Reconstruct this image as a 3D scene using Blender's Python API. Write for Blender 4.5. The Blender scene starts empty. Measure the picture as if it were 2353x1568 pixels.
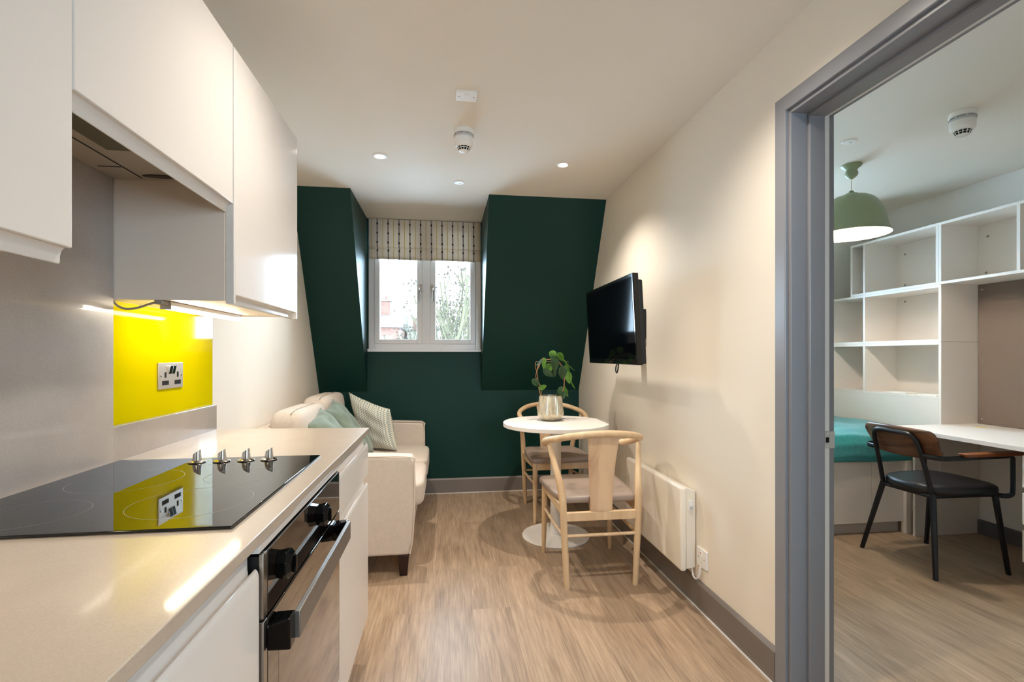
import bpy, bmesh, math, random
from mathutils import Vector, Matrix
random.seed(7)
PI = math.pi
SC = bpy.context.scene
COL = SC.collection

# ------------------------------------------------------------------ camera, world, exposure
F_PX, YAW, CAM_H, HORIZON = 1127.0, math.radians(7.86), 1.2, 817.0
cd = bpy.data.cameras.new('camera')
cam = bpy.data.objects.new('camera', cd); COL.objects.link(cam)
cam.location = (0, 0, CAM_H)
cam.rotation_euler = (PI/2, 0, -YAW)
cd.sensor_width = 36.0; cd.sensor_fit = 'HORIZONTAL'
cd.lens = 36.0 * F_PX / 2353.0
cd.shift_y = (HORIZON - 784.0) / 2353.0
cd.clip_start = 0.02
SC.camera = cam
SC.view_settings.view_transform = 'Standard'
SC.view_settings.look = 'None'
SC.view_settings.gamma = 1.0
SC.view_settings.use_curve_mapping = False
SC.view_settings.exposure = 0.88
SC.cycles.max_bounces = 12
SC.cycles.diffuse_bounces = 7
SC.cycles.glossy_bounces = 5
SC.cycles.transparent_max_bounces = 12
SC.cycles.caustics_reflective = False
SC.cycles.caustics_refractive = False
SC.cycles.sample_clamp_indirect = 8.0

w = bpy.data.worlds.new('overcast_sky'); SC.world = w; w.use_nodes = True
bg = w.node_tree.nodes['Background']
bg.inputs[0].default_value = (0.56, 0.79, 1.0, 1); bg.inputs[1].default_value = 18.0

WARM = (1.0, 0.90, 0.79)
DOWNLIGHTS = [(-0.374, 2.95), (0.719, 2.93), (-0.14, 1.45), (0.719, 1.42)]
DOWN_W = (44.0, 46.0, 25.0, 32.0)
DOWN_A = (122, 122, 136, 140)
def lamp(name, kind, loc, energy, color, rot=(0,0,0), parent=None, **k):
    ld = bpy.data.lights.new(name, kind); ld.energy = energy; ld.color = color
    for a, b in k.items(): setattr(ld, a, b)
    o = bpy.data.objects.new(name, ld); COL.objects.link(o)
    o.rotation_euler = rot
    if parent is not None:
        o.parent = parent; o.location = Vector(loc) - parent.location
    else: o.location = loc
    return o
def portal(x0, x1, z0, z1, y, rx=-PI/2):
    ld = bpy.data.lights.new('window_portal', 'AREA'); ld.shape = 'RECTANGLE'
    ld.size = x1-x0; ld.size_y = z1-z0; ld.cycles.is_portal = True
    o = bpy.data.objects.new('window_portal', ld); COL.objects.link(o)
    o.location = ((x0+x1)/2, y, (z0+z1)/2); o.rotation_euler = (rx, 0, 0)
portal(-0.62, 0.31, 1.28, 2.34, 4.42)
portal(1.65, 2.99, 1.28, 2.34, 4.42)
portal(0.65, 1.17, 1.13, 1.92, -1.42, PI/2)  # portal for the added fill window

# ------------------------------------------------------------------ materials
def lin(c):
    return tuple(((v/255.0)/12.92 if v/255.0 <= 0.04045 else ((v/255.0+0.055)/1.055)**2.4) for v in c)
def mat(name, rgb, rough=0.5, metal=0.0, coat=0.0, bump=0.0, bscale=200.0, var=0.0, vscale=8.0, emis=None, es=0.0,
        sheen=0.0, trans=0.0, spec=0.5, stretch=(1,1,1), ior=1.45):
    m = bpy.data.materials.new(name); m.use_nodes = True
    nt = m.node_tree; n = nt.nodes; b = n['Principled BSDF']
    c = lin(rgb) + (1,)
    b.inputs['Base Color'].default_value = c
    b.inputs['Roughness'].default_value = rough
    b.inputs['Metallic'].default_value = metal
    b.inputs['IOR'].default_value = ior
    b.inputs['Coat Weight'].default_value = coat
    b.inputs['Coat Roughness'].default_value = 0.05
    b.inputs['Sheen Weight'].default_value = sheen
    b.inputs['Transmission Weight'].default_value = trans
    b.inputs['Specular IOR Level'].default_value = spec
    if emis: 
        b.inputs['Emission Color'].default_value = emis + (1,); b.inputs['Emission Strength'].default_value = es
    if bump or var:
        tc = n.new('ShaderNodeTexCoord'); mp = n.new('ShaderNodeMapping'); mp.inputs['Scale'].default_value = stretch
        nt.links.new(tc.outputs['Object'], mp.inputs['Vector'])
    if var:
        nz = n.new('ShaderNodeTexNoise'); nz.inputs['Scale'].default_value = vscale; nz.inputs['Detail'].default_value = 5
        nt.links.new(mp.outputs[0], nz.inputs['Vector'])
        rp = n.new('ShaderNodeMapRange'); rp.inputs['From Min'].default_value = 0.3; rp.inputs['From Max'].default_value = 0.7
        rp.inputs['To Min'].default_value = 1-var; rp.inputs['To Max'].default_value = 1+var
        nt.links.new(nz.outputs['Fac'], rp.inputs['Value'])
        mx = n.new('ShaderNodeVectorMath'); mx.operation = 'SCALE'; mx.inputs[0].default_value = c[:3]
        nt.links.new(rp.outputs[0], mx.inputs['Scale']); nt.links.new(mx.outputs[0], b.inputs['Base Color'])
    if bump:
        n2 = n.new('ShaderNodeTexNoise'); n2.inputs['Scale'].default_value = bscale; n2.inputs['Detail'].default_value = 3
        nt.links.new(mp.outputs[0], n2.inputs['Vector'])
        bp = n.new('ShaderNodeBump'); bp.inputs['Strength'].default_value = bump; bp.inputs['Distance'].default_value = 0.002
        nt.links.new(n2.outputs['Fac'], bp.inputs['Height']); nt.links.new(bp.outputs[0], b.inputs['Normal'])
    return m

def floor_mat():
    m = bpy.data.materials.new('oak_plank_floor'); m.use_nodes = True
    nt = m.node_tree; n = nt.nodes; L = nt.links; b = n['Principled BSDF']
    tc = n.new('ShaderNodeTexCoord'); sp = n.new('ShaderNodeSeparateXYZ'); L.new(tc.outputs['Object'], sp.inputs[0])
    cb = n.new('ShaderNodeCombineXYZ'); L.new(sp.outputs['Y'], cb.inputs['X']); L.new(sp.outputs['X'], cb.inputs['Y'])
    br = n.new('ShaderNodeTexBrick'); L.new(cb.outputs[0], br.inputs['Vector'])
    br.inputs['Scale'].default_value = 1.0; br.inputs['Brick Width'].default_value = 1.22; br.inputs['Row Height'].default_value = 0.178
    br.inputs['Mortar Size'].default_value = 0.0009; br.inputs['Mortar Smooth'].default_value = 0.4
    br.offset = 0.37; br.offset_frequency = 2; br.inputs['Color1'].default_value = (0,0,0,1); br.inputs['Color2'].default_value = (1,1,1,1)
    br.inputs['Mortar'].default_value = (0.5,0.5,0.5,1)
    # per-plank offset
    off = n.new('ShaderNodeVectorMath'); off.operation = 'SCALE'; off.inputs['Scale'].default_value = 37.0
    L.new(br.outputs['Color'], off.inputs[0])
    add = n.new('ShaderNodeVectorMath'); L.new(tc.outputs['Object'], add.inputs[0]); L.new(off.outputs[0], add.inputs[1])
    def noise(sx, sy, scale, detail, dist=0.0, src=add):
        mp = n.new('ShaderNodeMapping'); mp.inputs['Scale'].default_value = (sx, sy, 1); L.new(src.outputs[0], mp.inputs['Vector'])
        z = n.new('ShaderNodeTexNoise'); z.inputs['Scale'].default_value = scale; z.inputs['Detail'].default_value = detail
        z.inputs['Distortion'].default_value = dist; L.new(mp.outputs[0], z.inputs['Vector']); return z
    g1 = noise(1, 0.045, 105, 7, 0.35); g2 = noise(1, 0.035, 260, 4, 0.1); g3 = noise(1, 0.16, 9, 5, 0.9)
    ramp = n.new('ShaderNodeValToRGB'); e = ramp.color_ramp.elements
    e[0].position = 0.32; e[0].color = lin((128,107,88)) + (1,); e[1].position = 0.68; e[1].color = lin((184,159,133)) + (1,)
    x = e.new(0.47); x.color = lin((160,136,112)) + (1,)
    mixf = n.new('ShaderNodeMath'); mixf.operation = 'MULTIPLY_ADD'; mixf.inputs[1].default_value = 0.50
    L.new(g1.outputs['Fac'], mixf.inputs[0])
    m3 = n.new('ShaderNodeMath'); m3.operation = 'MULTIPLY'; m3.inputs[1].default_value = 0.50; L.new(g3.outputs['Fac'], m3.inputs[0])
    L.new(m3.outputs[0], mixf.inputs[2]); L.new(mixf.outputs[0], ramp.inputs[0])
    fine = n.new('ShaderNodeMapRange'); fine.inputs['From Min'].default_value = 0.35; fine.inputs['From Max'].default_value = 0.65
    fine.inputs['To Min'].default_value = 0.84; fine.inputs['To Max'].default_value = 1.07; L.new(g2.outputs['Fac'], fine.inputs['Value'])
    s1 = n.new('ShaderNodeVectorMath'); s1.operation = 'SCALE'; L.new(ramp.outputs[0], s1.inputs[0]); L.new(fine.outputs[0], s1.inputs['Scale'])
    pl = n.new('ShaderNodeMapRange'); pl.inputs['To Min'].default_value = 0.95; pl.inputs['To Max'].default_value = 1.04
    L.new(br.outputs['Color'], pl.inputs['Value'])
    s2 = n.new('ShaderNodeVectorMath'); s2.operation = 'SCALE'; L.new(s1.outputs[0], s2.inputs[0]); L.new(pl.outputs[0], s2.inputs['Scale'])
    # knots
    mpk = n.new('ShaderNodeMapping'); mpk.inputs['Scale'].default_value = (1, 0.42, 1); L.new(add.outputs[0], mpk.inputs['Vector'])
    vo = n.new('ShaderNodeTexVoronoi'); vo.inputs['Scale'].default_value = 3.6; L.new(mpk.outputs[0], vo.inputs['Vector'])
    kr = n.new('ShaderNodeMapRange'); kr.inputs['From Min'].default_value = 0.01; kr.inputs['From Max'].default_value = 0.075
    kr.inputs['To Min'].default_value = 0.50; kr.inputs['To Max'].default_value = 1.0; kr.interpolation_type = 'SMOOTHSTEP'
    L.new(vo.outputs['Distance'], kr.inputs['Value'])
    s3 = n.new('ShaderNodeVectorMath'); s3.operation = 'SCALE'; L.new(s2.outputs[0], s3.inputs[0]); L.new(kr.outputs[0], s3.inputs['Scale'])
    gap = n.new('ShaderNodeMapRange'); gap.inputs['To Min'].default_value = 1.0; gap.inputs['To Max'].default_value = 0.84
    L.new(br.outputs['Fac'], gap.inputs['Value'])
    s4 = n.new('ShaderNodeVectorMath'); s4.operation = 'SCALE'; L.new(s3.outputs[0], s4.inputs[0]); L.new(gap.outputs[0], s4.inputs['Scale'])
    L.new(s4.outputs[0], b.inputs['Base Color'])
    b.inputs['Roughness'].default_value = 0.42; b.inputs['Specular IOR Level'].default_value = 0.4
    bp = n.new('ShaderNodeBump'); bp.inputs['Strength'].default_value = 0.12; bp.inputs['Distance'].default_value = 0.002
    L.new(g2.outputs['Fac'], bp.inputs['Height']); L.new(bp.outputs[0], b.inputs['Normal'])
    return m

def wood_mat(name, dark, light, rough=0.45, scale=20, axis=2, stretch=0.07, fac=(0.3,0.7)):
    m = bpy.data.materials.new(name); m.use_nodes = True
    nt = m.node_tree; n = nt.nodes; L = nt.links; b = n['Principled BSDF']
    tc = n.new('ShaderNodeTexCoord'); mp = n.new('ShaderNodeMapping'); s = [1,1,1]; s[axis] = stretch
    mp.inputs['Scale'].default_value = s; L.new(tc.outputs['Object'], mp.inputs['Vector'])
    z = n.new('ShaderNodeTexNoise'); z.inputs['Scale'].default_value = scale; z.inputs['Detail'].default_value = 6; z.inputs['Distortion'].default_value = 0.8
    L.new(mp.outputs[0], z.inputs['Vector'])
    r = n.new('ShaderNodeValToRGB'); r.color_ramp.elements[0].position = fac[0]; r.color_ramp.elements[1].position = fac[1]
    r.color_ramp.elements[0].color = lin(dark) + (1,); r.color_ramp.elements[1].color = lin(light) + (1,)
    L.new(z.outputs['Fac'], r.inputs[0]); L.new(r.outputs[0], b.inputs['Base Color']); b.inputs['Roughness'].default_value = rough
    return m

def speckle_mat(name, base, dark, light, rough, scale=330.0, bump=0.0, amp=1.0):
    m = bpy.data.materials.new(name); m.use_nodes = True
    nt = m.node_tree; n = nt.nodes; L = nt.links; b = n['Principled BSDF']
    tc = n.new('ShaderNodeTexCoord'); z = n.new('ShaderNodeTexNoise'); z.inputs['Scale'].default_value = scale; z.inputs['Detail'].default_value = 2
    L.new(tc.outputs['Object'], z.inputs['Vector'])
    r = n.new('ShaderNodeValToRGB'); e = r.color_ramp.elements
    e[0].position = 0.33; e[0].color = lin(dark) + (1,); e[1].position = 0.67; e[1].color = lin(light) + (1,)
    x = e.new(0.5); x.color = lin(base) + (1,)
    L.new(z.outputs['Fac'], r.inputs[0])
    z2 = n.new('ShaderNodeTexNoise'); z2.inputs['Scale'].default_value = 9; z2.inputs['Detail'].default_value = 4; L.new(tc.outputs['Object'], z2.inputs['Vector'])
    mr = n.new('ShaderNodeMapRange'); mr.inputs['From Min'].default_value = 0.3; mr.inputs['From Max'].default_value = 0.7
    mr.inputs['To Min'].default_value = 0.95; mr.inputs['To Max'].default_value = 1.05; L.new(z2.outputs['Fac'], mr.inputs['Value'])
    s = n.new('ShaderNodeVectorMath'); s.operation = 'SCALE'; L.new(r.outputs[0], s.inputs[0]); L.new(mr.outputs[0], s.inputs['Scale'])
    L.new(s.outputs[0], b.inputs['Base Color']); b.inputs['Roughness'].default_value = rough
    return m

def stripe_mat():
    m = bpy.data.materials.new('striped_blind_cloth'); m.use_nodes = True
    nt = m.node_tree; n = nt.nodes; L = nt.links; b = n['Principled BSDF']
    tc = n.new('ShaderNodeTexCoord'); sp = n.new('ShaderNodeSeparateXYZ'); L.new(tc.outputs['UV'], sp.inputs[0])
    def M(op, a, bb=None, c=None):
        q = n.new('ShaderNodeMath'); q.operation = op
        for i, v in enumerate((a, bb, c)):
            if v is None: continue
            if isinstance(v, (int, float)): q.inputs[i].default_value = v
            else: L.new(v, q.inputs[i])
        return q.outputs[0]
    u = M('FRACT', M('MULTIPLY', sp.outputs['X'], 10.45))
    du = M('ABSOLUTE', M('SUBTRACT', u, 0.78))
    dark = M('LESS_THAN', du, 0.058)
    yel = M('LESS_THAN', M('ABSOLUTE', M('SUBTRACT', u, 0.28)), 0.026)
    v = M('FRACT', M('MULTIPLY', sp.outputs['Y'], 5.0))
    dv = M('ABSOLUTE', M('SUBTRACT', v, 0.5))
    dot = M('LESS_THAN', M('ADD', M('POWER', M('MULTIPLY', du, 13.0), 2.0), M('POWER', M('MULTIPLY', dv, 9.0), 2.0)), 1.0)
    hatch = M('MULTIPLY', dark, M('GREATER_THAN', M('FRACT', M('MULTIPLY', sp.outputs['Y'], 60.0)), 0.25))
    mx = n.new('ShaderNodeMix'); mx.data_type = 'RGBA'; mx.inputs['A'].default_value = lin((222,212,198)) + (1,); mx.inputs['B'].default_value = lin((196,170,70)) + (1,)
    L.new(yel, mx.inputs['Factor'])
    mx2 = n.new('ShaderNodeMix'); mx2.data_type = 'RGBA'; mx2.inputs['B'].default_value = lin((92,82,84)) + (1,); L.new(mx.outputs['Result'], mx2.inputs['A']); L.new(hatch, mx2.inputs['Factor'])
    mx3 = n.new('ShaderNodeMix'); mx3.data_type = 'RGBA'; mx3.inputs['B'].default_value = lin((34,32,40)) + (1,); L.new(mx2.outputs['Result'], mx3.inputs['A']); L.new(dot, mx3.inputs['Factor'])
    L.new(mx3.outputs['Result'], b.inputs['Base Color']); b.inputs['Roughness'].default_value = 0.9
    tr = n.new('ShaderNodeBsdfTranslucent'); L.new(mx3.outputs['Result'], tr.inputs[0])
    ms = n.new('ShaderNodeMixShader'); ms.inputs[0].default_value = 0.16; L.new(b.outputs[0], ms.inputs[1]); L.new(tr.outputs[0], ms.inputs[2])
    L.new(ms.outputs[0], n['Material Output'].inputs[0])
    return m

def zigzag_mat():
    m = bpy.data.materials.new('zigzag_cushion_cloth'); m.use_nodes = True
    nt = m.node_tree; n = nt.nodes; L = nt.links; b = n['Principled BSDF']
    tc = n.new('ShaderNodeTexCoord'); sp = n.new('ShaderNodeSeparateXYZ'); L.new(tc.outputs['UV'], sp.inputs[0])
    def M(op, a, bb=None):
        q = n.new('ShaderNodeMath'); q.operation = op
        for i, v in enumerate((a, bb)):
            if v is None: continue
            if isinstance(v, (int, float)): q.inputs[i].default_value = v
            else: L.new(v, q.inputs[i])
        return q.outputs[0]
    zz = M('PINGPONG', M('MULTIPLY', sp.outputs['Y'], 22.0), 0.5)
    band = M('PINGPONG', M('MULTIPLY', sp.outputs['X'], 2.2), 0.5)       # alternates zigzag and diamond bands
    a = M('FRACT', M('ADD', M('MULTIPLY', sp.outputs['X'], 17.0), M('MULTIPLY', zz, 1.3)))
    c = M('FRACT', M('SUBTRACT', M('MULTIPLY', sp.outputs['X'], 17.0), M('MULTIPLY', zz, 1.3)))
    z1 = M('GREATER_THAN', a, 0.54); d1 = M('MULTIPLY', M('GREATER_THAN', a, 0.36), M('GREATER_THAN', c, 0.36))
    sel = M('GREATER_THAN', band, 0.33)
    mk = n.new('ShaderNodeMix'); mk.data_type = 'FLOAT'; L.new(sel, mk.inputs['Factor']); L.new(z1, mk.inputs['A']); L.new(d1, mk.inputs['B'])
    mx = n.new('ShaderNodeMix'); mx.data_type = 'RGBA'; mx.inputs['A'].default_value = lin((222,214,194)) + (1,); mx.inputs['B'].default_value = lin((134,152,150)) + (1,)
    L.new(mk.outputs['Result'], mx.inputs['Factor']); L.new(mx.outputs['Result'], b.inputs['Base Color']); b.inputs['Roughness'].default_value = 0.95
    return m

def glass_mat():
    m = bpy.data.materials.new('clear_glass'); m.use_nodes = True
    nt = m.node_tree; n = nt.nodes; L = nt.links; n.remove(n['Principled BSDF'])
    t = n.new('ShaderNodeBsdfTransparent'); g = n.new('ShaderNodeBsdfGlossy'); g.inputs['Roughness'].default_value = 0.01
    f = n.new('ShaderNodeFresnel'); f.inputs[0].default_value = 1.45; ms = n.new('ShaderNodeMixShader')
    L.new(f.outputs[0], ms.inputs[0]); L.new(t.outputs[0], ms.inputs[1]); L.new(g.outputs[0], ms.inputs[2]); L.new(ms.outputs[0], n['Material Output'].inputs[0])
    return m
def emit_mat(name, col, s):
    m = bpy.data.materials.new(name); m.use_nodes = True; n = m.node_tree.nodes; n.remove(n['Principled BSDF'])
    e = n.new('ShaderNodeEmission'); e.inputs[0].default_value = col + (1,); e.inputs[1].default_value = s
    m.node_tree.links.new(e.outputs[0], n['Material Output'].inputs[0]); return m

WALL = mat('cream_wall_paint', (236,228,214), 0.75, bump=0.05, bscale=120)
CEIL = mat('ceiling_paint', (232,224,212), 0.85)
WALLB = mat('bedroom_wall_paint', (226,222,216), 0.8)
GREEN = mat('dark_green_paint', (3,50,43), 0.50, spec=0.35, bump=0.05, bscale=120)
TAUPE = mat('taupe_skirting_paint', (120,112,106), 0.40)
FRAMEP = mat('daylit_skirting_paint', (134,135,140), 0.32)  # same paint as the skirting, with cool daylight tint put into the colour
GLOSSW = mat('gloss_cream_door', (230,224,218), 0.12, ior=1.22)
CARC = mat('cream_carcass_board', (234,220,205), 0.4)
WORK = speckle_mat('beige_quartz', (198,183,166), (193,178,161), (203,188,171), 0.34, scale=420)
WORK.node_tree.nodes['Principled BSDF'].inputs['Coat Weight'].default_value = 0.6
WORK.node_tree.nodes['Principled BSDF'].inputs['Coat Roughness'].default_value = 0.07
SPLASH = speckle_mat('grey_speckled_splashback', (172,164,158), (166,158,152), (178,170,164), 0.34, scale=420)
SPLASH.node_tree.nodes['Principled BSDF'].inputs['Coat Weight'].default_value = 0.6
SPLASH.node_tree.nodes['Principled BSDF'].inputs['Coat Roughness'].default_value = 0.04
YELLOW = mat('yellow_back_painted_glass', (200,187,2), 0.05, ior=1.15)
HOBG = mat('black_hob_glass', (12,12,14), 0.02, spec=0.7)
HOBLINE = mat('hob_print', (150,146,140), 0.3)
CHROME = mat('polished_chrome', (210,206,200), 0.12, metal=1)
STEEL = mat('brushed_steel', (176,172,166), 0.30, metal=1, bump=0.1, bscale=300, stretch=(1,0.05,1))
SATIN = mat('satin_nickel', (198,184,168), 0.42, metal=0.7)
BLACKP = mat('gloss_black_plastic', (10,10,11), 0.08)
OVENG = mat('oven_glass', (22,17,15), 0.02, spec=0.9, coat=1.0)
MATBL = mat('matt_black_plastic', (14,14,15), 0.45)
DARKH = mat('dark_hollow', (8,8,8), 0.9)
WPLAS = mat('white_plastic', (238,236,232), 0.32)
CLEARP = mat('clear_grey_plastic', (190,192,194), 0.15)
LINEN = mat('beige_linen', (206,192,177), 0.95, bump=0.35, bscale=700, var=0.04, vscale=60, sheen=0.15)
LINENP = mat('beige_linen_piping', (214,198,182), 0.95)
DARKW = mat('dark_mahogany_leg', (38,18,16), 0.3)
VELVET = mat('sage_green_velvet', (112,126,110), 0.8, sheen=0.3, var=0.18, vscale=14, bump=0.2, bscale=60)
ZIG = zigzag_mat(); STRIPE = stripe_mat(); GLASS = glass_mat()
UPVC = mat('white_window_upvc', (236,236,238), 0.28)
OAKC = wood_mat('pale_ash_wood', (204,170,130), (226,198,160), 0.42, 16, 2, 0.06)
SPLAT = wood_mat('pale_ash_splat', (192,154,124), (222,190,154), 0.42, 14, 2, 0.10, (0.35,0.62))
LEATH = mat('taupe_leather', (158,141,128), 0.34, bump=0.15, bscale=260)
TABW = mat('white_table_laminate', (236,230,222), 0.42)
FABPOT = mat('mercury_glass_pot', (204,194,172), 0.33, metal=0.6, var=0.3, vscale=60, stretch=(1,1,0.25))
SOIL = mat('potting_soil', (58,42,30), 0.95, bump=0.8, bscale=80)
STEMM = mat('brown_stem', (158,116,78), 0.7)
LEAFM = mat('waxy_green_leaf', (92,136,50), 0.38, var=0.25, vscale=25)
LEAFD = mat('dark_green_leaf', (44,74,40), 0.34, var=0.2, vscale=25)
SCREEN = mat('tv_screen_glass', (4,5,8), 0.07, ior=1.10)
RADW = mat('white_heater_enamel', (240,232,218), 0.30)
SHADEG = mat('sage_lamp_enamel', (144,156,126), 0.38)
SHADEI = mat('white_shade_lining', (245,238,222), 0.6)
LAMWH = mat('white_board', (232,224,216), 0.45)
PINB = mat('taupe_pinboard_fabric', (128,114,104), 0.95, bump=0.4, bscale=500)
TEAL = mat('teal_fleece', (16,136,140), 0.95, sheen=0.5, bump=0.5, bscale=180, var=0.14, vscale=40)
WALNUT = wood_mat('walnut_veneer', (66,40,27), (124,82,54), 0.32, 26, 1, 0.12, (0.35,0.68))
WALNUTA = wood_mat('walnut_arm', (110,56,26), (158,92,50), 0.28, 26, 0, 0.1)
BLKM = mat('black_powder_coat', (16,17,22), 0.36)
BLKL = mat('black_leather', (26,25,27), 0.36, bump=0.15, bscale=220)
BRICK = mat('brick_wall', (74,48,38), 0.9, var=0.3, vscale=6)
SLATE = mat('slate_roof', (58,54,52), 0.8, var=0.2, vscale=8)
STONE = mat('pale_render', (70,62,54), 0.9, var=0.1)
BARK = mat('pollard_bark', (52,46,26), 0.9, var=0.25, vscale=3)
TWIG = mat('grey_twig', (44,32,20), 0.9)
BOUNCEG = mat('pale_bounce_ground', (214,216,218), 1.0, var=0.1, vscale=1)  # unseen ground, made pale to bounce daylight up to the dormer ceiling
BULB = emit_mat('downlight_lens', (1.0, 0.90, 0.74), 14.0)
BULBP = emit_mat('pendant_bulb', (1.0, 0.84, 0.60), 14.0)
LED = emit_mat('led_diffuser', (1.0, 0.88, 0.68), 24.0)
REDN = mat('red_neon', (190,40,20), 0.4)
FILTER = mat('hood_mesh_filter', (112,106,88), 0.5, metal=0.6, bump=0.5, bscale=500)

# ------------------------------------------------------------------ mesh helpers
class MB:
    def __init__(s): s.bm = bmesh.new(); s.uv = None
    def box(s, x0, x1, y0, y1, z0, z1):
        v = [s.bm.verts.new(p) for p in ((x0,y0,z0),(x1,y0,z0),(x1,y1,z0),(x0,y1,z0),(x0,y0,z1),(x1,y0,z1),(x1,y1,z1),(x0,y1,z1))]
        for f in ((0,3,2,1),(4,5,6,7),(0,1,5,4),(1,2,6,5),(2,3,7,6),(3,0,4,7)): s.bm.faces.new([v[i] for i in f])
        return s
    def hexa(s, p):      # 8 corner points, bottom ring then top ring
        v = [s.bm.verts.new(q) for q in p]
        for f in ((0,3,2,1),(4,5,6,7),(0,1,5,4),(1,2,6,5),(2,3,7,6),(3,0,4,7)): s.bm.faces.new([v[i] for i in f])
        return s
    def prism(s, pts, axis, a0, a1):
        def P(u, v, a): return {'X':(a,u,v), 'Y':(u,a,v), 'Z':(u,v,a)}[axis]
        A = [s.bm.verts.new(P(u,v,a0)) for u,v in pts]; B = [s.bm.verts.new(P(u,v,a1)) for u,v in pts]
        n = len(pts); s.bm.faces.new(A[::-1]); s.bm.faces.new(B)
        for i in range(n): s.bm.faces.new([A[i], A[(i+1)%n], B[(i+1)%n], B[i]])
        return s
    def tube(s, pts, r, seg=10, caps=True, flat=None):
        pts = [Vector(p) for p in pts]; n = len(pts)
        rr = r if isinstance(r, (list, tuple)) else [r]*n
        tang = []
        for i in range(n):
            a = pts[max(i-1,0)]; b = pts[min(i+1,n-1)]; tang.append((b-a).normalized())
        up = Vector((0,0,1)) if abs(tang[0].z) < 0.9 else Vector((1,0,0))
        nx = tang[0].cross(up).normalized(); rings = []
        for i in range(n):
            if i: 
                q = tang[i-1].rotation_difference(tang[i]); nx = q @ nx
            ny = tang[i].cross(nx).normalized()
            fx, fy = flat if flat else (1,1)
            rings.append([s.bm.verts.new(pts[i] + nx*math.cos(2*PI*k/seg)*rr[i]*fx + ny*math.sin(2*PI*k/seg)*rr[i]*fy) for k in range(seg)])
        for i in range(n-1):
            for k in range(seg): s.bm.faces.new([rings[i][k], rings[i][(k+1)%seg], rings[i+1][(k+1)%seg], rings[i+1][k]])
        if caps: s.bm.faces.new(rings[0][::-1]); s.bm.faces.new(rings[-1])
        return s
    def lathe(s, prof, c=(0,0,0), seg=48, axis='Z', caps=True):
        rings = []
        for r, h in prof:
            ring = []
            for k in range(seg):
                a = 2*PI*k/seg; x, y = r*math.cos(a), r*math.sin(a)
                p = {'Z':(x,y,h), 'X':(h,x,y), 'Y':(x,h,y)}[axis]
                ring.append(s.bm.verts.new((p[0]+c[0], p[1]+c[1], p[2]+c[2])))
            rings.append(ring)
        for i in range(len(rings)-1):
            for k in range(seg): s.bm.faces.new([rings[i][k], rings[i][(k+1)%seg], rings[i+1][(k+1)%seg], rings[i+1][k]])
        if caps: 
            s.bm.faces.new(rings[0][::-1]); s.bm.faces.new(rings[-1])
        return s
    def grid(s, fn, nu, nv, uv=False):
        g = [[s.bm.verts.new(fn(i/nu, j/nv)) for j in range(nv+1)] for i in range(nu+1)]
        if uv: s.uv = s.uv or s.bm.loops.layers.uv.new('UVMap')
        for i in range(nu):
            for j in range(nv):
                f = s.bm.faces.new([g[i][j], g[i+1][j], g[i+1][j+1], g[i][j+1]])
                if uv:
                    for l, (a, b) in zip(f.loops, ((i,j),(i+1,j),(i+1,j+1),(i,j+1))): l[s.uv].uv = (a/nu, b/nv)
        return s
    def build(s, name, m, parent=None, bevel=0.0, seg=2, smooth=True, angle=35, solid=0.0, sub=0, weld=False):
        if weld: bmesh.ops.remove_doubles(s.bm, verts=s.bm.verts, dist=1e-5)
        bmesh.ops.recalc_face_normals(s.bm, faces=s.bm.faces)
        me = bpy.data.meshes.new(name); s.bm.to_mesh(me); s.bm.free()
        if parent is not None:
            off = wloc(parent)
        else:
            xs = [v.co for v in me.vertices]
            off = Vector(((min(v.x for v in xs)+max(v.x for v in xs))/2, (min(v.y for v in xs)+max(v.y for v in xs))/2, min(v.z for v in xs)))
        me.transform(Matrix.Translation(-off))
        me.materials.append(m)
        if smooth:
            for p in me.polygons: p.use_smooth = True
            me.set_sharp_from_angle(angle=math.radians(angle))
        o = bpy.data.objects.new(name, me); COL.objects.link(o)
        if parent is not None: o.parent = parent
        else: o.location = off
        if sub:
            md = o.modifiers.new('sub', 'SUBSURF'); md.levels = sub; md.render_levels = sub
        if solid:
            md = o.modifiers.new('solid', 'SOLIDIFY'); md.thickness = solid; md.offset = 0
        if bevel:
            md = o.modifiers.new('bevel', 'BEVEL'); md.width = bevel; md.segments = seg; md.limit_method = 'ANGLE'; md.angle_limit = math.radians(40)
        return o
def wloc(o):
    v = Vector((0,0,0))
    while o is not None: v = v + o.location; o = o.parent
    return v
def box(*a): return MB().box(*a)
def thing(name, label, cat, loc, group=None):
    o = bpy.data.objects.new(name, None); COL.objects.link(o); o.location = loc
    o.empty_display_size = 0.1
    return tag(o, label, cat, group)
def tag(o, label, cat, group=None):
    o['label'] = label; o['category'] = cat
    if group: o['group'] = group
    return o
def struct(o): o['kind'] = 'structure'; return o
def dup(root, loc, rotz, label):
    r = root.copy(); COL.objects.link(r); r.location = loc; r.rotation_euler = (0,0,rotz); r['label'] = label
    for ch in list(root.children):
        c = ch.copy(); COL.objects.link(c); c.parent = r
        for g in list(ch.children):
            d = g.copy(); COL.objects.link(d); d.parent = c
    return r
def arc(c, r, a0, a1, n, plane='YZ'):
    out = []
    for i in range(n+1):
        a = a0 + (a1-a0)*i/n; u, v = r*math.cos(a), r*math.sin(a)
        out.append({'YZ':(c[0], c[1]+u, c[2]+v), 'XZ':(c[0]+u, c[1], c[2]+v), 'XY':(c[0]+u, c[1]+v, c[2])}[plane])
    return out
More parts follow.
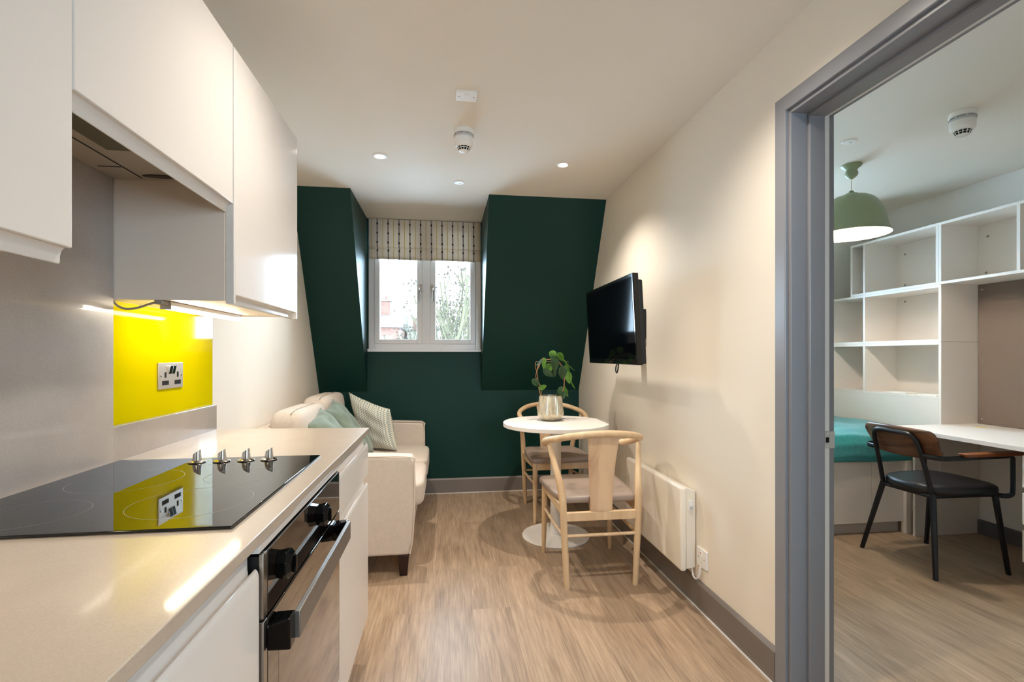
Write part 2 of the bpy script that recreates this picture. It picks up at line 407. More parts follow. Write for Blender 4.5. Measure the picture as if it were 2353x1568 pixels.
def smooth_path(pts, n=8):
    P = [Vector(p) for p in pts]; out = []
    for i in range(len(P)-1):
        p0 = P[max(i-1,0)]; p1 = P[i]; p2 = P[i+1]; p3 = P[min(i+2,len(P)-1)]
        for k in range(n):
            t = k/n
            out.append(0.5*((2*p1) + (p2-p0)*t + (2*p0-5*p1+4*p2-p3)*t*t + (3*p1-p0-3*p2+p3)*t**3))
    out.append(P[-1]); return out

# ------------------------------------------------------------------ setting
XL, XR, XR2, XB = -1.045, 1.206, 1.362, 3.58
YN, YB, ZC = -1.30, 4.315, 2.37
DX0, DX1 = -0.652, 0.322            # living room dormer
BX0, BX1 = 1.62, 3.02               # bedroom dormer
KNEE, YS = 0.89, 3.552
DY0, DY1, DZ = 0.765, 1.578, 2.062    # door opening
FLOOR = floor_mat()
struct(box(-1.4, 3.8, YN-0.2, 4.6, -0.12, 0).build('floor', FLOOR, smooth=False))
struct(box(-1.4, 3.8, YN-0.2, 4.55, ZC, ZC+0.2).build('ceiling', CEIL, smooth=False))
m = MB(); m.box(XL-0.15, XL, YN, 4.45, 0, ZC); 
struct(m.build('wall_left', WALL, smooth=False))
struct(box(XL+0.001, -0.9118, YN, 2.082, 0, ZC).build('wall_kitchen', WALL, smooth=False))
m = MB(); m.box(XR, XR2, DY1, YB, 0, ZC); m.box(XR, XR2, YN, DY0, 0, ZC); m.box(XR, XR2, DY0, DY1, DZ, ZC)
struct(m.build('wall_right', WALL, smooth=False))
m = MB(); m.box(XL-0.15, 0.62, YN-0.15, YN, 0, ZC); m.box(1.195, 3.8, YN-0.15, YN, 0, ZC); m.box(0.62, 1.195, YN-0.15, YN, 0, 1.10); m.box(0.62, 1.195, YN-0.15, YN, 1.95, ZC)
struct(m.build('wall_near', WALL, smooth=False))
WZ0 = 1.238
def back_wall(x0, x1, a, b, name, mt):
    m = MB(); m.box(x0, x1, YB, YB+0.16, 0, WZ0); m.box(x0, a, YB, YB+0.16, WZ0, ZC); m.box(b, x1, YB, YB+0.16, WZ0, ZC)
    struct(m.build(name, mt, smooth=False))
back_wall(XL-0.15, (XR+XR2)/2, DX0+0.01, DX1-0.003, 'wall_back', GREEN)
back_wall((XR+XR2)/2, XB+0.15, BX0, BX1, 'wall_bedroom_back', WALLB)
tri = [(YS, ZC), (YB, KNEE), (YB, ZC)]
struct(MB().prism(tri, 'X', XL, DX0).build('wall_slope_left', GREEN, smooth=False))
struct(MB().prism(tri, 'X', DX1, XR).build('wall_slope_right', GREEN, smooth=False))
struct(MB().prism(tri, 'X', XR2, BX0).build('wall_bedroom_slope_left', WALLB, smooth=False))
struct(MB().prism(tri, 'X', BX1, XB).build('wall_bedroom_slope_right', WALLB, smooth=False))
struct(box(XB, XB+0.15, YN, 4.45, 0, ZC).build('wall_bedroom_right', WALLB, smooth=False))
struct(box(XR2, XB, 0.25, 0.35, 0, ZC).build('wall_bedroom_near', WALLB, smooth=False))

def skirt(name, axis, a0, a1, at, d, mt=TAUPE, h=0.13):
    # d: direction the board faces (+1 / -1) from the wall plane "at"
    t = 0.017*d
    p = [(at, 0), (at+t, 0), (at+t, h-0.012), (at+t*0.55, h-0.003), (at+t*0.3, h), (at, h)]
    if axis == 'Y': o = MB().prism(p, 'Y', a0, a1)
    else: o = MB().prism(p, 'X', a0, a1)
    struct(o.build(name, mt, smooth=False))
skirt('baseboard_right', 'Y', 1.635, YB, XR, -1)
skirt('baseboard_back', 'X', XL+0.002, XR-0.018, YB, -1)
skirt('baseboard_left', 'Y', 2.10, YB-0.018, XL, 1)
skirt('baseboard_bedroom_right', 'Y', 2.13, 2.855, XB, -1, mat('grey_bedroom_skirting', (96,94,98), 0.4), 0.095)
MARB = mat('white_bead', (214,210,204), 0.5)
struct(box(XR-0.023, XR-0.017, 1.64, YB-0.02, 0, 0.006).build('trim_1', MARB, smooth=False))
struct(box(XL+0.02, XR-0.02, YB-0.023, YB-0.017, 0, 0.006).build('trim_2', MARB, smooth=False))

# door frame
d = struct(thing('door_1', 'grey painted door frame around the open bedroom doorway', 'door frame', (XR, DY1, 0)))
AW = 0.062
def frame_ring(x0, x1, inner, outer, name, mt, par, bevel=0.0015):
    """a U of far jamb, near jamb and head; inner = inset of the opening edge, outer = outset"""
    a, b, c, d_ = DY0-outer, DY0+inner, DY1-inner, DY1+outer
    p = [(a,0),(a,DZ+outer),(d_,DZ+outer),(d_,0),(c,0),(c,DZ-inner),(b,DZ-inner),(b,0)]
    return MB().prism(p, 'X', x0, x1).build(name, mt, par, bevel=bevel, smooth=False)
frame_ring(XR-0.018, XR, 0.0, 0.055, 'architrave', FRAMEP, d, 0.003)
frame_ring(XR2, XR2+0.018, 0.0, 0.055, 'architrave', FRAMEP, d, 0.003)
frame_ring(XR-0.006, XR2+0.002, 0.014, 0.0, 'jamb_lining', FRAMEP, d)
frame_ring(1.262, 1.322, 0.027, -0.012, 'door_stop', FRAMEP, d, 0.004)
frame_ring(1.328, 1.346, 0.0165, -0.014, 'seal_strip', mat('white_smoke_seal', (232,230,226), 0.6), d, 0.0)
yk = DY1-0.0165
sp = box(1.327, 1.366, yk-0.0015, yk+0.004, 0.872, 0.932).build('strike_plate', STEEL, d, bevel=0.0006)
box(1.331, 1.344, yk-0.0022, yk-0.0008, 0.892, 0.911).build('latch_hole', DARKH, sp)
for z in (0.880, 0.924):
    MB().lathe([(0.0001,0),(0.0035,0),(0.003,-0.0008),(0.0001,-0.001)], (1.337, yk-0.0015, z), 12, 'Y').build('screw', CHROME, sp)

# windows
def window(name, x0, x1, detail=True):
    y0, y1 = YB+0.012, YB+0.075
    r = struct(thing(name, 'white casement window', 'window', ((x0+x1)/2, YB, WZ0)))
    z0, z1 = WZ0+0.014, ZC
    xm0 = x0+(x1-x0)*0.4725; xm1 = xm0+0.066
    m = MB(); fw = 0.047
    m.box(x0, x0+fw, y0, y1, z0, z1); m.box(x1-fw, x1, y0, y1, z0, z1)
    m.box(x0+fw, x1-fw, y0, y1, z0, z0+fw); m.box(x0+fw, x1-fw, y0, y1, z1-fw, z1)
    m.box(xm0, xm1, y0, y1, z0+fw, z1-fw)
    m.build('frame', UPVC, r, bevel=0.004, smooth=False)
    for a, b, hx in ((x0+fw, xm0, xm0-0.014), (xm1, x1-fw, xm1+0.016)):
        m = MB(); sw = 0.047; c0, c1 = z0+fw, z1-fw; ys = y0-0.008
        m.box(a, a+sw, ys, y1-0.01, c0, c1); m.box(b-sw, b, ys, y1-0.01, c0, c1)
        m.box(a+sw, b-sw, ys, y1-0.01, c0, c0+sw*0.85); m.box(a+sw, b-sw, ys, y1-0.01, c1-sw, c1)
        s = m.build('sash', UPVC, r, bevel=0.006, smooth=False)
        box(a+sw, b-sw, y0+0.022, y0+0.026, c0+sw*0.85, c1-sw).build('pane', GLASS, s, smooth=False)
        hy = ys-0.001
        h = MB(); h.box(hx-0.011, hx+0.011, hy-0.008, hy, 1.745, 1.815)
        h.lathe([(0.001,0),(0.013,0),(0.013,-0.02),(0.009,-0.026),(0.001,-0.028)], (hx, hy-0.006, 1.778), 16, 'Y')
        sx = -1 if hx < (xm0+xm1)/2 else 1
        h.tube(smooth_path([(hx, hy-0.026, 1.778), (hx+sx*0.002, hy-0.036, 1.77), (hx+sx*0.008, hy-0.040, 1.75), (hx+sx*0.009, hy-0.038, 1.69), (hx+sx*0.009, hy-0.036, 1.665)], 4), 0.0065, 8)
        h.build('window_handle', CHROME, s)
    MB().prism([(YB-0.014, WZ0-0.006), (YB+0.02, WZ0-0.006), (YB+0.02, WZ0+0.016), (YB-0.011, WZ0+0.016), (YB-0.014, WZ0+0.012)], 'X', x0-0.006, x1+0.006).build('sill', UPVC, r, smooth=False)
window('window_1', DX0+0.010, DX1-0.003)
window('window_2', BX0, BX1)

# unseen casement added behind the viewer to give cool fill light
r = struct(thing('fill_window', 'white window added behind the viewer for cool fill light', 'window', (0.91, YN, 1.10)))
m = MB()
for a in ((0.62,0.66,1.10,1.95),(1.155,1.195,1.10,1.95),(0.66,1.155,1.10,1.14),(0.66,1.155,1.91,1.95)): m.box(a[0], a[1], YN-0.11, YN-0.05, a[2], a[3])
m.build('frame', UPVC, r, smooth=False)
box(0.66, 1.155, YN-0.082, YN-0.078, 1.14, 1.91).build('pane', GLASS, r, smooth=False)

# blind
def blind():
    path = [(4.300,2.366),(4.292,2.31),(4.283,2.25),(4.272,2.20),(4.262,2.16),(4.257,2.135),(4.260,2.121),(4.280,2.115),(4.279,2.108),(4.269,2.096),(4.267,2.07),(4.268,2.045),(4.272,2.034),(4.280,2.032),(4.276,2.028),(4.274,2.022),(4.282,2.018),(4.296,2.022),(4.300,2.05)]
    d = [0]
    for a, b in zip(path, path[1:]): d.append(d[-1]+math.hypot(a[0]-b[0], a[1]-b[1]))
    L = d[-1]
    def fn(u, v):
        t = v*L; i = max(k for k in range(len(d)) if d[k] <= t+1e-9); i = min(i, len(path)-2)
        q = (t-d[i])/(d[i+1]-d[i]); y = path[i][0]+(path[i+1][0]-path[i][0])*q; z = path[i][1]+(path[i+1][1]-path[i][1])*q
        x = -0.636 + u*0.950
        wob = math.sin(u*37+v*9)*0.0022 + math.sin(u*13-v*5)*0.003
        sag = math.sin(u*PI)*0.0 + math.sin(u*11+1.0)*0.003*(1 if 0.3 < v < 0.6 else 0.3)
        skew = (v-0.2)*0.012*(1-u)
        return (x + skew*(1 if v < .7 else .6), y-abs(wob), z+sag - u*0.004)
    r = thing('roman_blind', 'striped cream roman blind folded up over the top of the window', 'blind', (-0.16, 4.29, 2.02))
    MB().grid(fn, 70, 60, uv=True).build('blind_cloth', STRIPE, r, solid=0.002, angle=60)
    box(-0.630, 0.308, 4.303, 4.320, 2.335, 2.362).build('headrail', UPVC, r)
    MB().tube([(0.313, 4.29, 2.33), (0.314, 4.288, 1.9), (0.315, 4.292, 1.36)], 0.0022, 6).build('bead_chain', UPVC, r)
blind()

# ------------------------------------------------------------------ kitchen
XF = -0.303            # base fronts
def j_door_top(x, z0, z1, y0, y1, name, par, t=0.022, mt=None):
    g = 0.030
    p = [(x, z0), (x, z1-g-0.016), (x-0.0008, z1-g-0.009), (x-0.0025, z1-g-0.004), (x-0.005, z1-g-0.001), (x-0.0075, z1-g-0.001), (x-0.010, z1-g-0.004), (x-0.0115, z1-g-0.012),
         (x-0.0138, z1-g-0.016), (x-0.0162, z1-g-0.012), (x-0.018, z1-g), (x-0.0185, z1), (x-t, z1), (x-t, z0)]
    return MB().prism(p, 'Y', y0, y1).build(name, mt or GLOSSW, par, bevel=0.001, angle=60)
def j_door_bottom(x, z0, z1, y0, y1, name, par, t=0.022, cap=0.0):
    g = 0.026
    p = [(x, z1), (x, z0+g), (x-0.003, z0+g-0.001), (x-0.010, z0+g), (x-0.0145, z0+g-0.005), (x-0.017, z0+g-0.014), (x-0.017, z0+0.004), (x-0.018, z0), (x-t, z0), (x-t, z1)]
    m = MB().prism(p, 'Y', y0+cap, y1-cap)
    if cap: m.box(x-t, x, y0, y0+cap, z0, z1); m.box(x-t, x, y1-cap, y1, z0, z1)
    return m.build(name, GLOSSW, par, bevel=0.0015 if not cap else 0.003, seg=3, angle=60)

wt = MB().hexa([(x,y,z) for z in (0.890,0.910) for x,y in ((-0.887,YN+0.02),(-0.2975,YN+0.02),(-0.2975,2.024),(-0.887,2.074))]).build('worktop', WORK, bevel=0.0015)
tag(wt, 'beige speckled stone worktop running along the left kitchen wall', 'worktop')
m = MB(); m.box(-0.905, -0.887, YN+0.02, 0.865, 0.89, 1.354); m.box(-0.905, -0.887, 0.865, 1.463, 0.89, 1.690)
m.box(-0.905, -0.887, 1.463, 2.071, 0.89, 1.006)
tag(m.build('splashback', SPLASH, bevel=0.001, smooth=False), 'grey speckled splashback slab with a low upstand behind the worktop', 'splashback')
tag(box(-0.9115, -0.9052, 1.4635, 2.077, 1.006, 1.351).build('glass_splashback', YELLOW, smooth=False), 'bright yellow glass panel under the far wall cabinet', 'glass panel')

def base_cabinet(y0, y1, label, end=False):
    r = thing('base_cabinet', label, 'kitchen cabinet', ((-0.6), (y0+y1)/2, 0), 'white base cabinets')
    box(-0.88, -0.326, y0, y1, 0.15, 0.889).build('carcass', CARC, r, smooth=False)
    return r
r = base_cabinet(1.4665, 2.030, 'gloss white base cabinet with a drawer over a door, beyond the oven')
j_door_top(XF, 0.727, 0.878, 1.4675, 2.028, 'drawer_front', r)
j_door_top(XF, 0.160, 0.722, 1.4675, 2.028, 'door', r)
box(-0.86, -0.352, 1.4665, 2.025, 0, 0.150).build('plinth', GLOSSW, r, smooth=False)
box(-0.330, -0.304, 0.8635, 1.4655, 0.870, 0.8895).build('filler_rail', GLOSSW, r, bevel=0.001)
r = base_cabinet(0.262, 0.8625, 'gloss white base cabinet nearest the viewer, left of the oven')
j_door_top(XF, 0.160, 0.878, 0.264, 0.8600, 'door', r)
box(-0.86, -0.352, 0.262, 1.466, 0, 0.150).build('plinth', GLOSSW, r, smooth=False)
r = base_cabinet(-0.34, 0.260, 'gloss white base cabinet behind the viewer under the worktop')
j_door_top(XF, 0.160, 0.878, -0.338, 0.258, 'door', r)

# wall cabinets
XW = -0.583
def wall_cab(y0, y1, z0, label, nm='wall_cabinet'):
    r = thing(nm, label, 'wall cabinet', (-0.75, (y0+y1)/2, z0), 'white wall cabinets')
    box(-0.904, XW-0.023, y0, y1, z0, 2.058).build('carcass', CARC, r, bevel=0.0008, smooth=False)
    return r
r = wall_cab(1.4645, 2.062, 1.352, 'tall gloss white wall cabinet above the yellow glass panel')
j_door_bottom(XW, 1.344, 2.066, 1.4665, 2.062, 'door', r, cap=0.012)
r = wall_cab(0.8665, 1.4635, 1.692, 'short gloss white wall cabinet that holds the extractor hood')
j_door_bottom(XW, 1.598, 2.066, 0.868, 1.4600, 'door', r)
r = wall_cab(0.267, 0.8655, 1.362, 'gloss white wall cabinet at the left edge, nearest the viewer')
j_door_bottom(XW, 1.344, 2.066, 0.268, 0.8640, 'door', r)

# hood
r = thing('extractor_hood', 'light grey extractor hood fitted under the short wall cabinet', 'extractor hood', (-0.75, 1.165, 1.676))
HG = mat('hood_grey_plastic', (176,164,148), 0.4)
box(-0.886, -0.606, 0.869, 1.461, 1.678, 1.691).build('hood_body', HG, r, bevel=0.001, smooth=False)
box(-0.775, -0.640, 0.95, 1.255, 1.6765, 1.6775).build('mesh_filter', FILTER, r, smooth=False)
m = MB(); m.box(-0.8075, -0.8050, 0.87, 1.445, 1.6765, 1.6776); m.box(-0.865, -0.812, 1.365, 1.367, 1.6765, 1.6776)
m.build('panel_seam', DARKH, r, smooth=False)
m = MB(); m.prism([(-0.745+0.05*math.cos(a)*(1), 1.425+0.013*math.sin(a)) for a in [2*PI*k/20 for k in range(20)]], 'Z', 1.6762, 1.6776)
m.build('vent_slot', BLACKP, r, smooth=False)  # black oval vent in the hood underside

# under cabinet LED strips
def strip(y0, y1, label, plug=True):
    r = thing('strip_light', label, 'light', (-0.775, (y0+y1)/2, 1.329), 'strip lights under the wall cabinets')
    box(-0.789, -0.761, y0, y1, 1.340, 1.3515).build('housing', mat('strip_housing', (200,196,190), 0.35), r, bevel=0.001)
    box(-0.785, -0.765, y0+0.006, y1-0.006, 1.330, 1.340).build('diffuser', LED, r, bevel=0.002, smooth=False)
    for y in (y0-0.004, y1): box(-0.789, -0.761, y, y+0.004, 1.329, 1.3515).build('end_cap', SATIN, r)
    if plug: box(-0.785, -0.765, y0-0.04, y0-0.004, 1.340, 1.3515).build('plug', mat('strip_plug', (150,140,128), 0.5), r, bevel=0.002)
strip(1.500, 1.975, 'glowing strip light under the tall wall cabinet over the yellow panel')
strip(0.30, 0.60, 'strip light under the nearest wall cabinet at the left edge')
c = MB().tube(smooth_path([(-0.893, 1.470, 1.350), (-0.886, 1.478, 1.336), (-0.868, 1.484, 1.328), (-0.84, 1.486, 1.332), (-0.80, 1.476, 1.3435), (-0.782, 1.468, 1.345)], 6), 0.0032, 8).build('cable', mat('grey_cable', (150,140,128), 0.5))
tag(c, 'short grey cable looping from the splashback corner to the strip light', 'cable')

# hob
HY0, HY1, HX0, HX1 = 0.872, 1.462, -0.872, -0.350
r = thing('hob', 'black glass ceramic hob set in the worktop', 'hob', (-0.61, 1.167, 0.910))
box(HX0, HX1, HY0, HY1, 0.9105, 0.9160).build('glass_top', HOBG, r, bevel=0.0015)
box(HX0-0.001, HX1+0.001, HY0-0.001, HY1+0.001, 0.9101, 0.9112).build('edge_trim', STEEL, r, smooth=False)
def ring(cx, cy, rad, par):
    m = MB(); n = 96; w_ = 0.0009
    A = [m.bm.verts.new((cx+(rad-w_/2)*math.cos(2*PI*k/n), cy+(rad-w_/2)*math.sin(2*PI*k/n), 0.91615)) for k in range(n)]
    B = [m.bm.verts.new((cx+(rad+w_/2)*math.cos(2*PI*k/n), cy+(rad+w_/2)*math.sin(2*PI*k/n), 0.91615)) for k in range(n)]
    for k in range(n): m.bm.faces.new([A[k], B[k], B[(k+1)%n], A[(k+1)%n]])
    m.build('cooking_zone_ring', HOBLINE, par, smooth=False)
for cx, cy, rad in ((-0.712, 1.222, 0.108), (-0.484, 1.028, 0.105), (-0.474, 1.238, 0.078), (-0.732, 0.985, 0.085)): ring(cx, cy, rad, r)
mk = MB()
for k in range(9): MB().box(-0.66+0.028*k, -0.656+0.028*k, 1.366+0.006*(k%2), 1.3668+0.006*(k%2), 0.9160, 0.9162).build('printed_tick', HOBLINE, r, smooth=False)
mk.box(-0.845, -0.80, 1.446, 1.451, 0.9160, 0.9162)
mk.build('printed_mark', HOBLINE, r, smooth=False)
def knob(x, y):
    k = MB().lathe([(0.0005,0.9162),(0.0205,0.9162),(0.0215,0.9175),(0.0205,0.9190),(0.017,0.9195),(0.013,0.9215),(0.0005,0.9215)], (x,y,0), 28).build('control_knob', CHROME, r)
    m = MB(); pts = []
    for z, sx, sy, tx in ((0.920, 0.0115, 0.0100, 0), (0.934, 0.0100, 0.0085, 0), (0.9440, 0.0090, 0.0060, 0)):
        pts.append([(x+sx*math.cos(a), y+sy*math.sin(a), z + (0.006*math.cos(a) if z > 0.94 else 0)) for a in [2*PI*q/16 for q in range(16)]])
    rings = [[m.bm.verts.new(p) for p in row] for row in pts]
    for i in range(2):
        for q in range(16): m.bm.faces.new([rings[i][q], rings[i][(q+1)%16], rings[i+1][(q+1)%16], rings[i+1][q]])
    m.bm.faces.new(rings[2]); m.bm.faces.new(rings[0][::-1])
    m.build('knob_grip', CHROME, k)
for x, y in ((-0.650, 1.404), (-0.590, 1.407), (-0.530, 1.410), (-0.473, 1.414)): knob(x, y)

# oven
OY0, OY1 = 0.864, 1.4645
r = thing('oven', 'black glass and steel built-in oven below the hob', 'oven', (-0.6, (OY0+OY1)/2, 0.27))
box(-0.86, -0.306, OY0+0.003, OY1-0.003, 0.272, 0.864).build('oven_body', MATBL, r, smooth=False)
box(-0.306, -0.2985, OY0+0.002, OY0+0.020, 0.759, 0.868).build('steel_trim', STEEL, r, bevel=0.001)
box(-0.306, -0.2985, OY1-0.012, OY1-0.002, 0.759, 0.868).build('steel_trim', STEEL, r, bevel=0.001)
box(-0.306, -0.2980, OY0+0.0205, OY1-0.0125, 0.759, 0.867).build('control_panel', OVENG, r, bevel=0.0008)
for y in (0.943, 1.222):
    oc = [(0.0245*math.cos(PI/8+k*PI/4), 0.0245*math.sin(PI/8+k*PI/4)) for k in range(8)]
    m = MB(); A = [m.bm.verts.new((-0.298, y+a, 0.820+b)) for a, b in oc]; B = [m.bm.verts.new((-0.280, y+a*1.12, 0.820+b*1.12)) for a, b in oc]
    C_ = [m.bm.verts.new((-0.272, y+a*0.80, 0.820+b*0.80)) for a, b in oc]
    for P, Q in ((A, B), (B, C_)):
        for k in range(8): m.bm.faces.new([P[k], P[(k+1)%8], Q[(k+1)%8], Q[k]])
    m.bm.faces.new(A[::-1]); m.bm.faces.new(C_)
    kn = m.build('control_knob', BLACKP, r, bevel=0.001, smooth=False)
    box(-0.2725, -0.2670, y-0.003, y+0.003, 0.804, 0.836).build('knob_ridge', BLACKP, kn, bevel=0.001)
dr = box(-0.322, -0.2975, OY0+0.020, OY1-0.012, 0.274, 0.754).build('oven_door', OVENG, r, bevel=0.001)
box(-0.322, -0.2982, OY0+0.002, OY0+0.0195, 0.274, 0.754).build('steel_edge', STEEL, dr, bevel=0.001)
box(-0.322, -0.2982, OY1-0.0115, OY1-0.002, 0.274, 0.754).build('steel_edge', STEEL, dr, bevel=0.001)
inner = box(-0.2979, -0.2973, OY0+0.075, OY1-0.075, 0.33, 0.715).build('inner_window', mat('inner_oven_glass', (70,54,44), 0.03, spec=0.9, coat=1.0), dr, smooth=False)
h = box(-0.264, -0.254, 0.915, 1.392, 0.698, 0.746)
hb = h.build('door_handle', mat('satin_handle', (146,143,139), 0.45, metal=0.85), dr, bevel=0.0015)
for a, b in ((0.876, 0.930), (1.372, 1.416)):
    MB().hexa([(-0.2975,a,0.700),(-0.262,a+0.012,0.692),(-0.262,b-0.012,0.692),(-0.2975,b,0.700),(-0.2975,a,0.742),(-0.262,a+0.012,0.748),(-0.262,b-0.012,0.748),(-0.2975,b,0.742)]).build('handle_bracket', BLACKP, dr, bevel=0.003, smooth=False)

# double socket on the yellow glass (steel)
def socket_double():
    X = -0.9052
    y0, y1, z0, z1 = 1.700, 1.847, 1.090, 1.176
    r = thing('double_socket', 'brushed steel double power socket on the yellow glass panel', 'socket', (X, 1.773, 1.09))
    box(X, X+0.005, y0, y1, z0, z1).build('face_plate', SATIN, r, bevel=0.002, seg=3)
    for s_, cy in ((-1, 1.738), (1, 1.812)):
        box(X+0.0048, X+0.0056, cy-0.005, cy+0.005, 1.127, 1.145).build('socket_slot', DARKH, r, smooth=False)
        box(X+0.0048, X+0.0056, cy-0.019, cy+0.019, 1.103, 1.117).build('socket_slot', DARKH, r, smooth=False)
    for cy in (1.764, 1.784):
        MB().hexa([(X+0.0045,cy-0.009,1.140),(X+0.006,cy-0.009,1.138),(X+0.006,cy+0.009,1.138),(X+0.0045,cy+0.009,1.140),(X+0.0045,cy-0.009,1.164),(X+0.012,cy-0.009,1.166),(X+0.012,cy+0.009,1.166),(X+0.0045,cy+0.009,1.164)]).build('rocker_switch', CHROME, r, bevel=0.001)
    for cy in (1.712, 1.835):
        MB().lathe([(0.0001,0.005),(0.0035,0.005),(0.003,0.0065),(0.0001,0.007)], (X, cy, 1.133), 14, 'X').build('screw', CHROME, r)
socket_double()

# ------------------------------------------------------------------ sofa
def puff(m, x0, x1, y0, y1, z0, z1, b, n=14, crown=0.02, axis='Z', p=5.0):
    """rounded cushion block: superellipsoid with a crown"""
    cx, cy, cz = (x0+x1)/2, (y0+y1)/2, (z0+z1)/2; hx, hy, hz = (x1-x0)/2, (y1-y0)/2, (z1-z0)/2
    g = bmesh.new(); bmesh.ops.create_cube(g, size=2.0); bmesh.ops.subdivide_edges(g, edges=g.edges, cuts=n, use_grid_fill=True)
    me = {}
    for v in g.verts:
        c = Vector(v.co); q = (abs(c.x)**p+abs(c.y)**p+abs(c.z)**p)**(1/p); c = c/q
        k = {'X':0,'Y':1,'Z':2}[axis]; o = [i for i in range(3) if i != k]
        f = (1-c[o[0]]**2)*(1-c[o[1]]**2)
        c[k] += (crown/[hx,hy,hz][k])*f*(1 if c[k] > 0 else -1)
        me[v.index] = m.bm.verts.new((cx+c.x*hx, cy+c.y*hy, cz+c.z*hz))
    g.verts.index_update()
    for f in g.faces: m.bm.faces.new([me[v.index] for v in f.verts])
    g.free(); return m
SY0, SY1 = 2.712, 4.262
SX1 = -0.165
sofa = thing('sofa', 'beige linen two-seater sofa along the left wall under the sloping green wall', 'sofa', (-0.6, (SY0+SY1)/2, 0))
def arm(y0, y1, nm='arm'):
    prof = [(-1.00,0.115),(SX1-0.022,0.115),(SX1-0.006,0.20),(SX1+0.004,0.40),(SX1,0.60),(SX1-0.012,0.642),(-0.40,0.652),(-0.70,0.650),(-1.00,0.648)]
    return MB().prism(prof, 'Y', y0, y1).build(nm, LINEN, sofa, bevel=0.014, seg=3, angle=50)
arm(SY0, SY0+0.145); arm(SY1-0.145, SY1)
def pipe_around(y):
    pts = [(-0.99,y,0.650),(-0.70,y,0.652),(-0.40,y,0.654),(SX1-0.014,y,0.645),(SX1+0.001,y,0.602),(SX1+0.004,y,0.42),(SX1-0.004,y,0.22),(SX1-0.020,y,0.12)]
    MB().tube(smooth_path(pts, 5), 0.0042, 6).build('piping', LINENP, sofa)
pipe_around(SY0+0.004); pipe_around(SY1-0.141)
box(-1.00, -0.19, SY0+0.14, SY1-0.14, 0.115, 0.315).build('seat_frame', LINEN, sofa, bevel=0.02, seg=3)
MB().hexa([(-1.03,SY0+0.01,0.115),(-0.90,SY0+0.01,0.115),(-0.90,SY1-0.01,0.115),(-1.03,SY1-0.01,0.115),(-1.035,SY0+0.03,0.80),(-0.94,SY0+0.03,0.80),(-0.94,SY1-0.03,0.80),(-1.035,SY1-0.03,0.80)]).build('back_frame', LINEN, sofa, bevel=0.02, seg=3)
for a, b, zt_ in ((SY0+0.15, 3.487, 0.885), (3.489, SY1-0.15, 0.912)):
    puff(MB(), -0.93, -0.118, a, b, 0.318, 0.470, 0, crown=0.014, p=9).build('seat_cushion', LINEN, sofa, angle=80)
    c_ = puff(MB(), -0.965, -0.790, a-0.005, b, 0.44, zt_, 0, crown=0.03, axis='X', p=7).build('back_cushion', LINEN, sofa, angle=80)
    MB().tube(smooth_path([(-0.850, a+0.020, zt_-0.014), (-0.848, a+0.12, zt_-0.0005), (-0.848, (a+b)/2, zt_), (-0.848, b-0.12, zt_-0.0005), (-0.850, b-0.020, zt_-0.014)], 8), 0.0025, 6).build('seam', mat('seam_thread', (150,138,128), 0.9) if a < 3 else bpy.data.materials['seam_thread'], c_)
for x, y in ((SX1-0.055, SY0+0.03), (-0.97, SY0+0.03), (SX1-0.055, SY1-0.03), (-0.97, SY1-0.03)):
    s_ = 1 if y < 3 else -1
    MB().hexa([(x-0.02,y-0.02,0),(x+0.02,y-0.02,0),(x+0.02,y+0.02,0),(x-0.02,y+0.02,0),(x-0.030,y-0.028,0.116),(x+0.030,y-0.028,0.116),(x+0.030,y+0.028,0.116),(x-0.030,y+0.028,0.116)]).build('leg', DARKW, sofa, bevel=0.002)

def cushion(name, label, TL, TR, BR, BL, th, mt, cat='cushion', bow=0.05, group='scatter cushions on the sofa', seed=0):
    TL, TR, BR, BL = [Vector(p) for p in (TL, TR, BR, BL)]
    nrm = (TR-TL).cross(BL-TL).normalized()
    if nrm.x < 0 and nrm.y > 0: nrm = -nrm
    rnd = random.Random(seed)
    ph = [rnd.uniform(0, 6) for _ in range(6)]
    def P(u, v, side):
        base = (TL*(1-u)+TR*u)*(1-v) + (BL*(1-u)+BR*u)*v
        cu, cv = u*2-1, v*2-1
        # edges pull in between the corners
        ctr = (TL+TR+BR+BL)/4
        pull = bow*((1-cv*cv)*abs(cu)**3 + (1-cu*cu)*abs(cv)**3)
        base = base + (ctr-base)*pull*1.6
        f = ((1-cu**4)*(1-cv**4))**0.62
        wr = 0.0035*math.sin(u*17+v*6+ph[0])*f + 0.003*math.sin(v*21-u*9+ph[1])*f
        return base + nrm*side*(th/2*f + wr)
    m = MB(); n = 26; m.uv = m.bm.loops.layers.uv.new('UVMap')
    for side in (1, -1):
        g = [[m.bm.verts.new(P(i/n, j/n, side)) for j in range(n+1)] for i in range(n+1)]
        for i in range(n):
            for j in range(n):
                f = m.bm.faces.new([g[i][j], g[i+1][j], g[i+1][j+1], g[i][j+1]])
                for l, (a, b) in zip(f.loops, ((i,j),(i+1,j),(i+1,j+1),(i,j+1))): l[m.uv].uv = (a/n, b/n)
    o = m.build(name, mt, weld=True, angle=80)
    tag(o, label, cat, group); return o
cushion('scatter_cushion', 'sage green velvet cushion nearest the kitchen worktop on the sofa', (-0.80,2.96,0.80), (-0.785,3.27,0.865), (-0.50,3.27,0.50), (-0.52,2.95,0.50), 0.13, VELVET, seed=1)
cushion('scatter_cushion', 'sage green velvet cushion between the other green one and the patterned one', (-0.80,3.34,0.83), (-0.78,3.62,0.890), (-0.50,3.64,0.50), (-0.52,3.33,0.50), 0.13, VELVET, seed=2)
cushion('scatter_cushion', 'large grey and cream zigzag patterned cushion leaning in the sofa corner', (-0.735,3.94,0.915), (-0.400,3.735,0.800), (-0.345,3.74,0.485), (-0.60,3.86,0.475), 0.14, ZIG, seed=3)

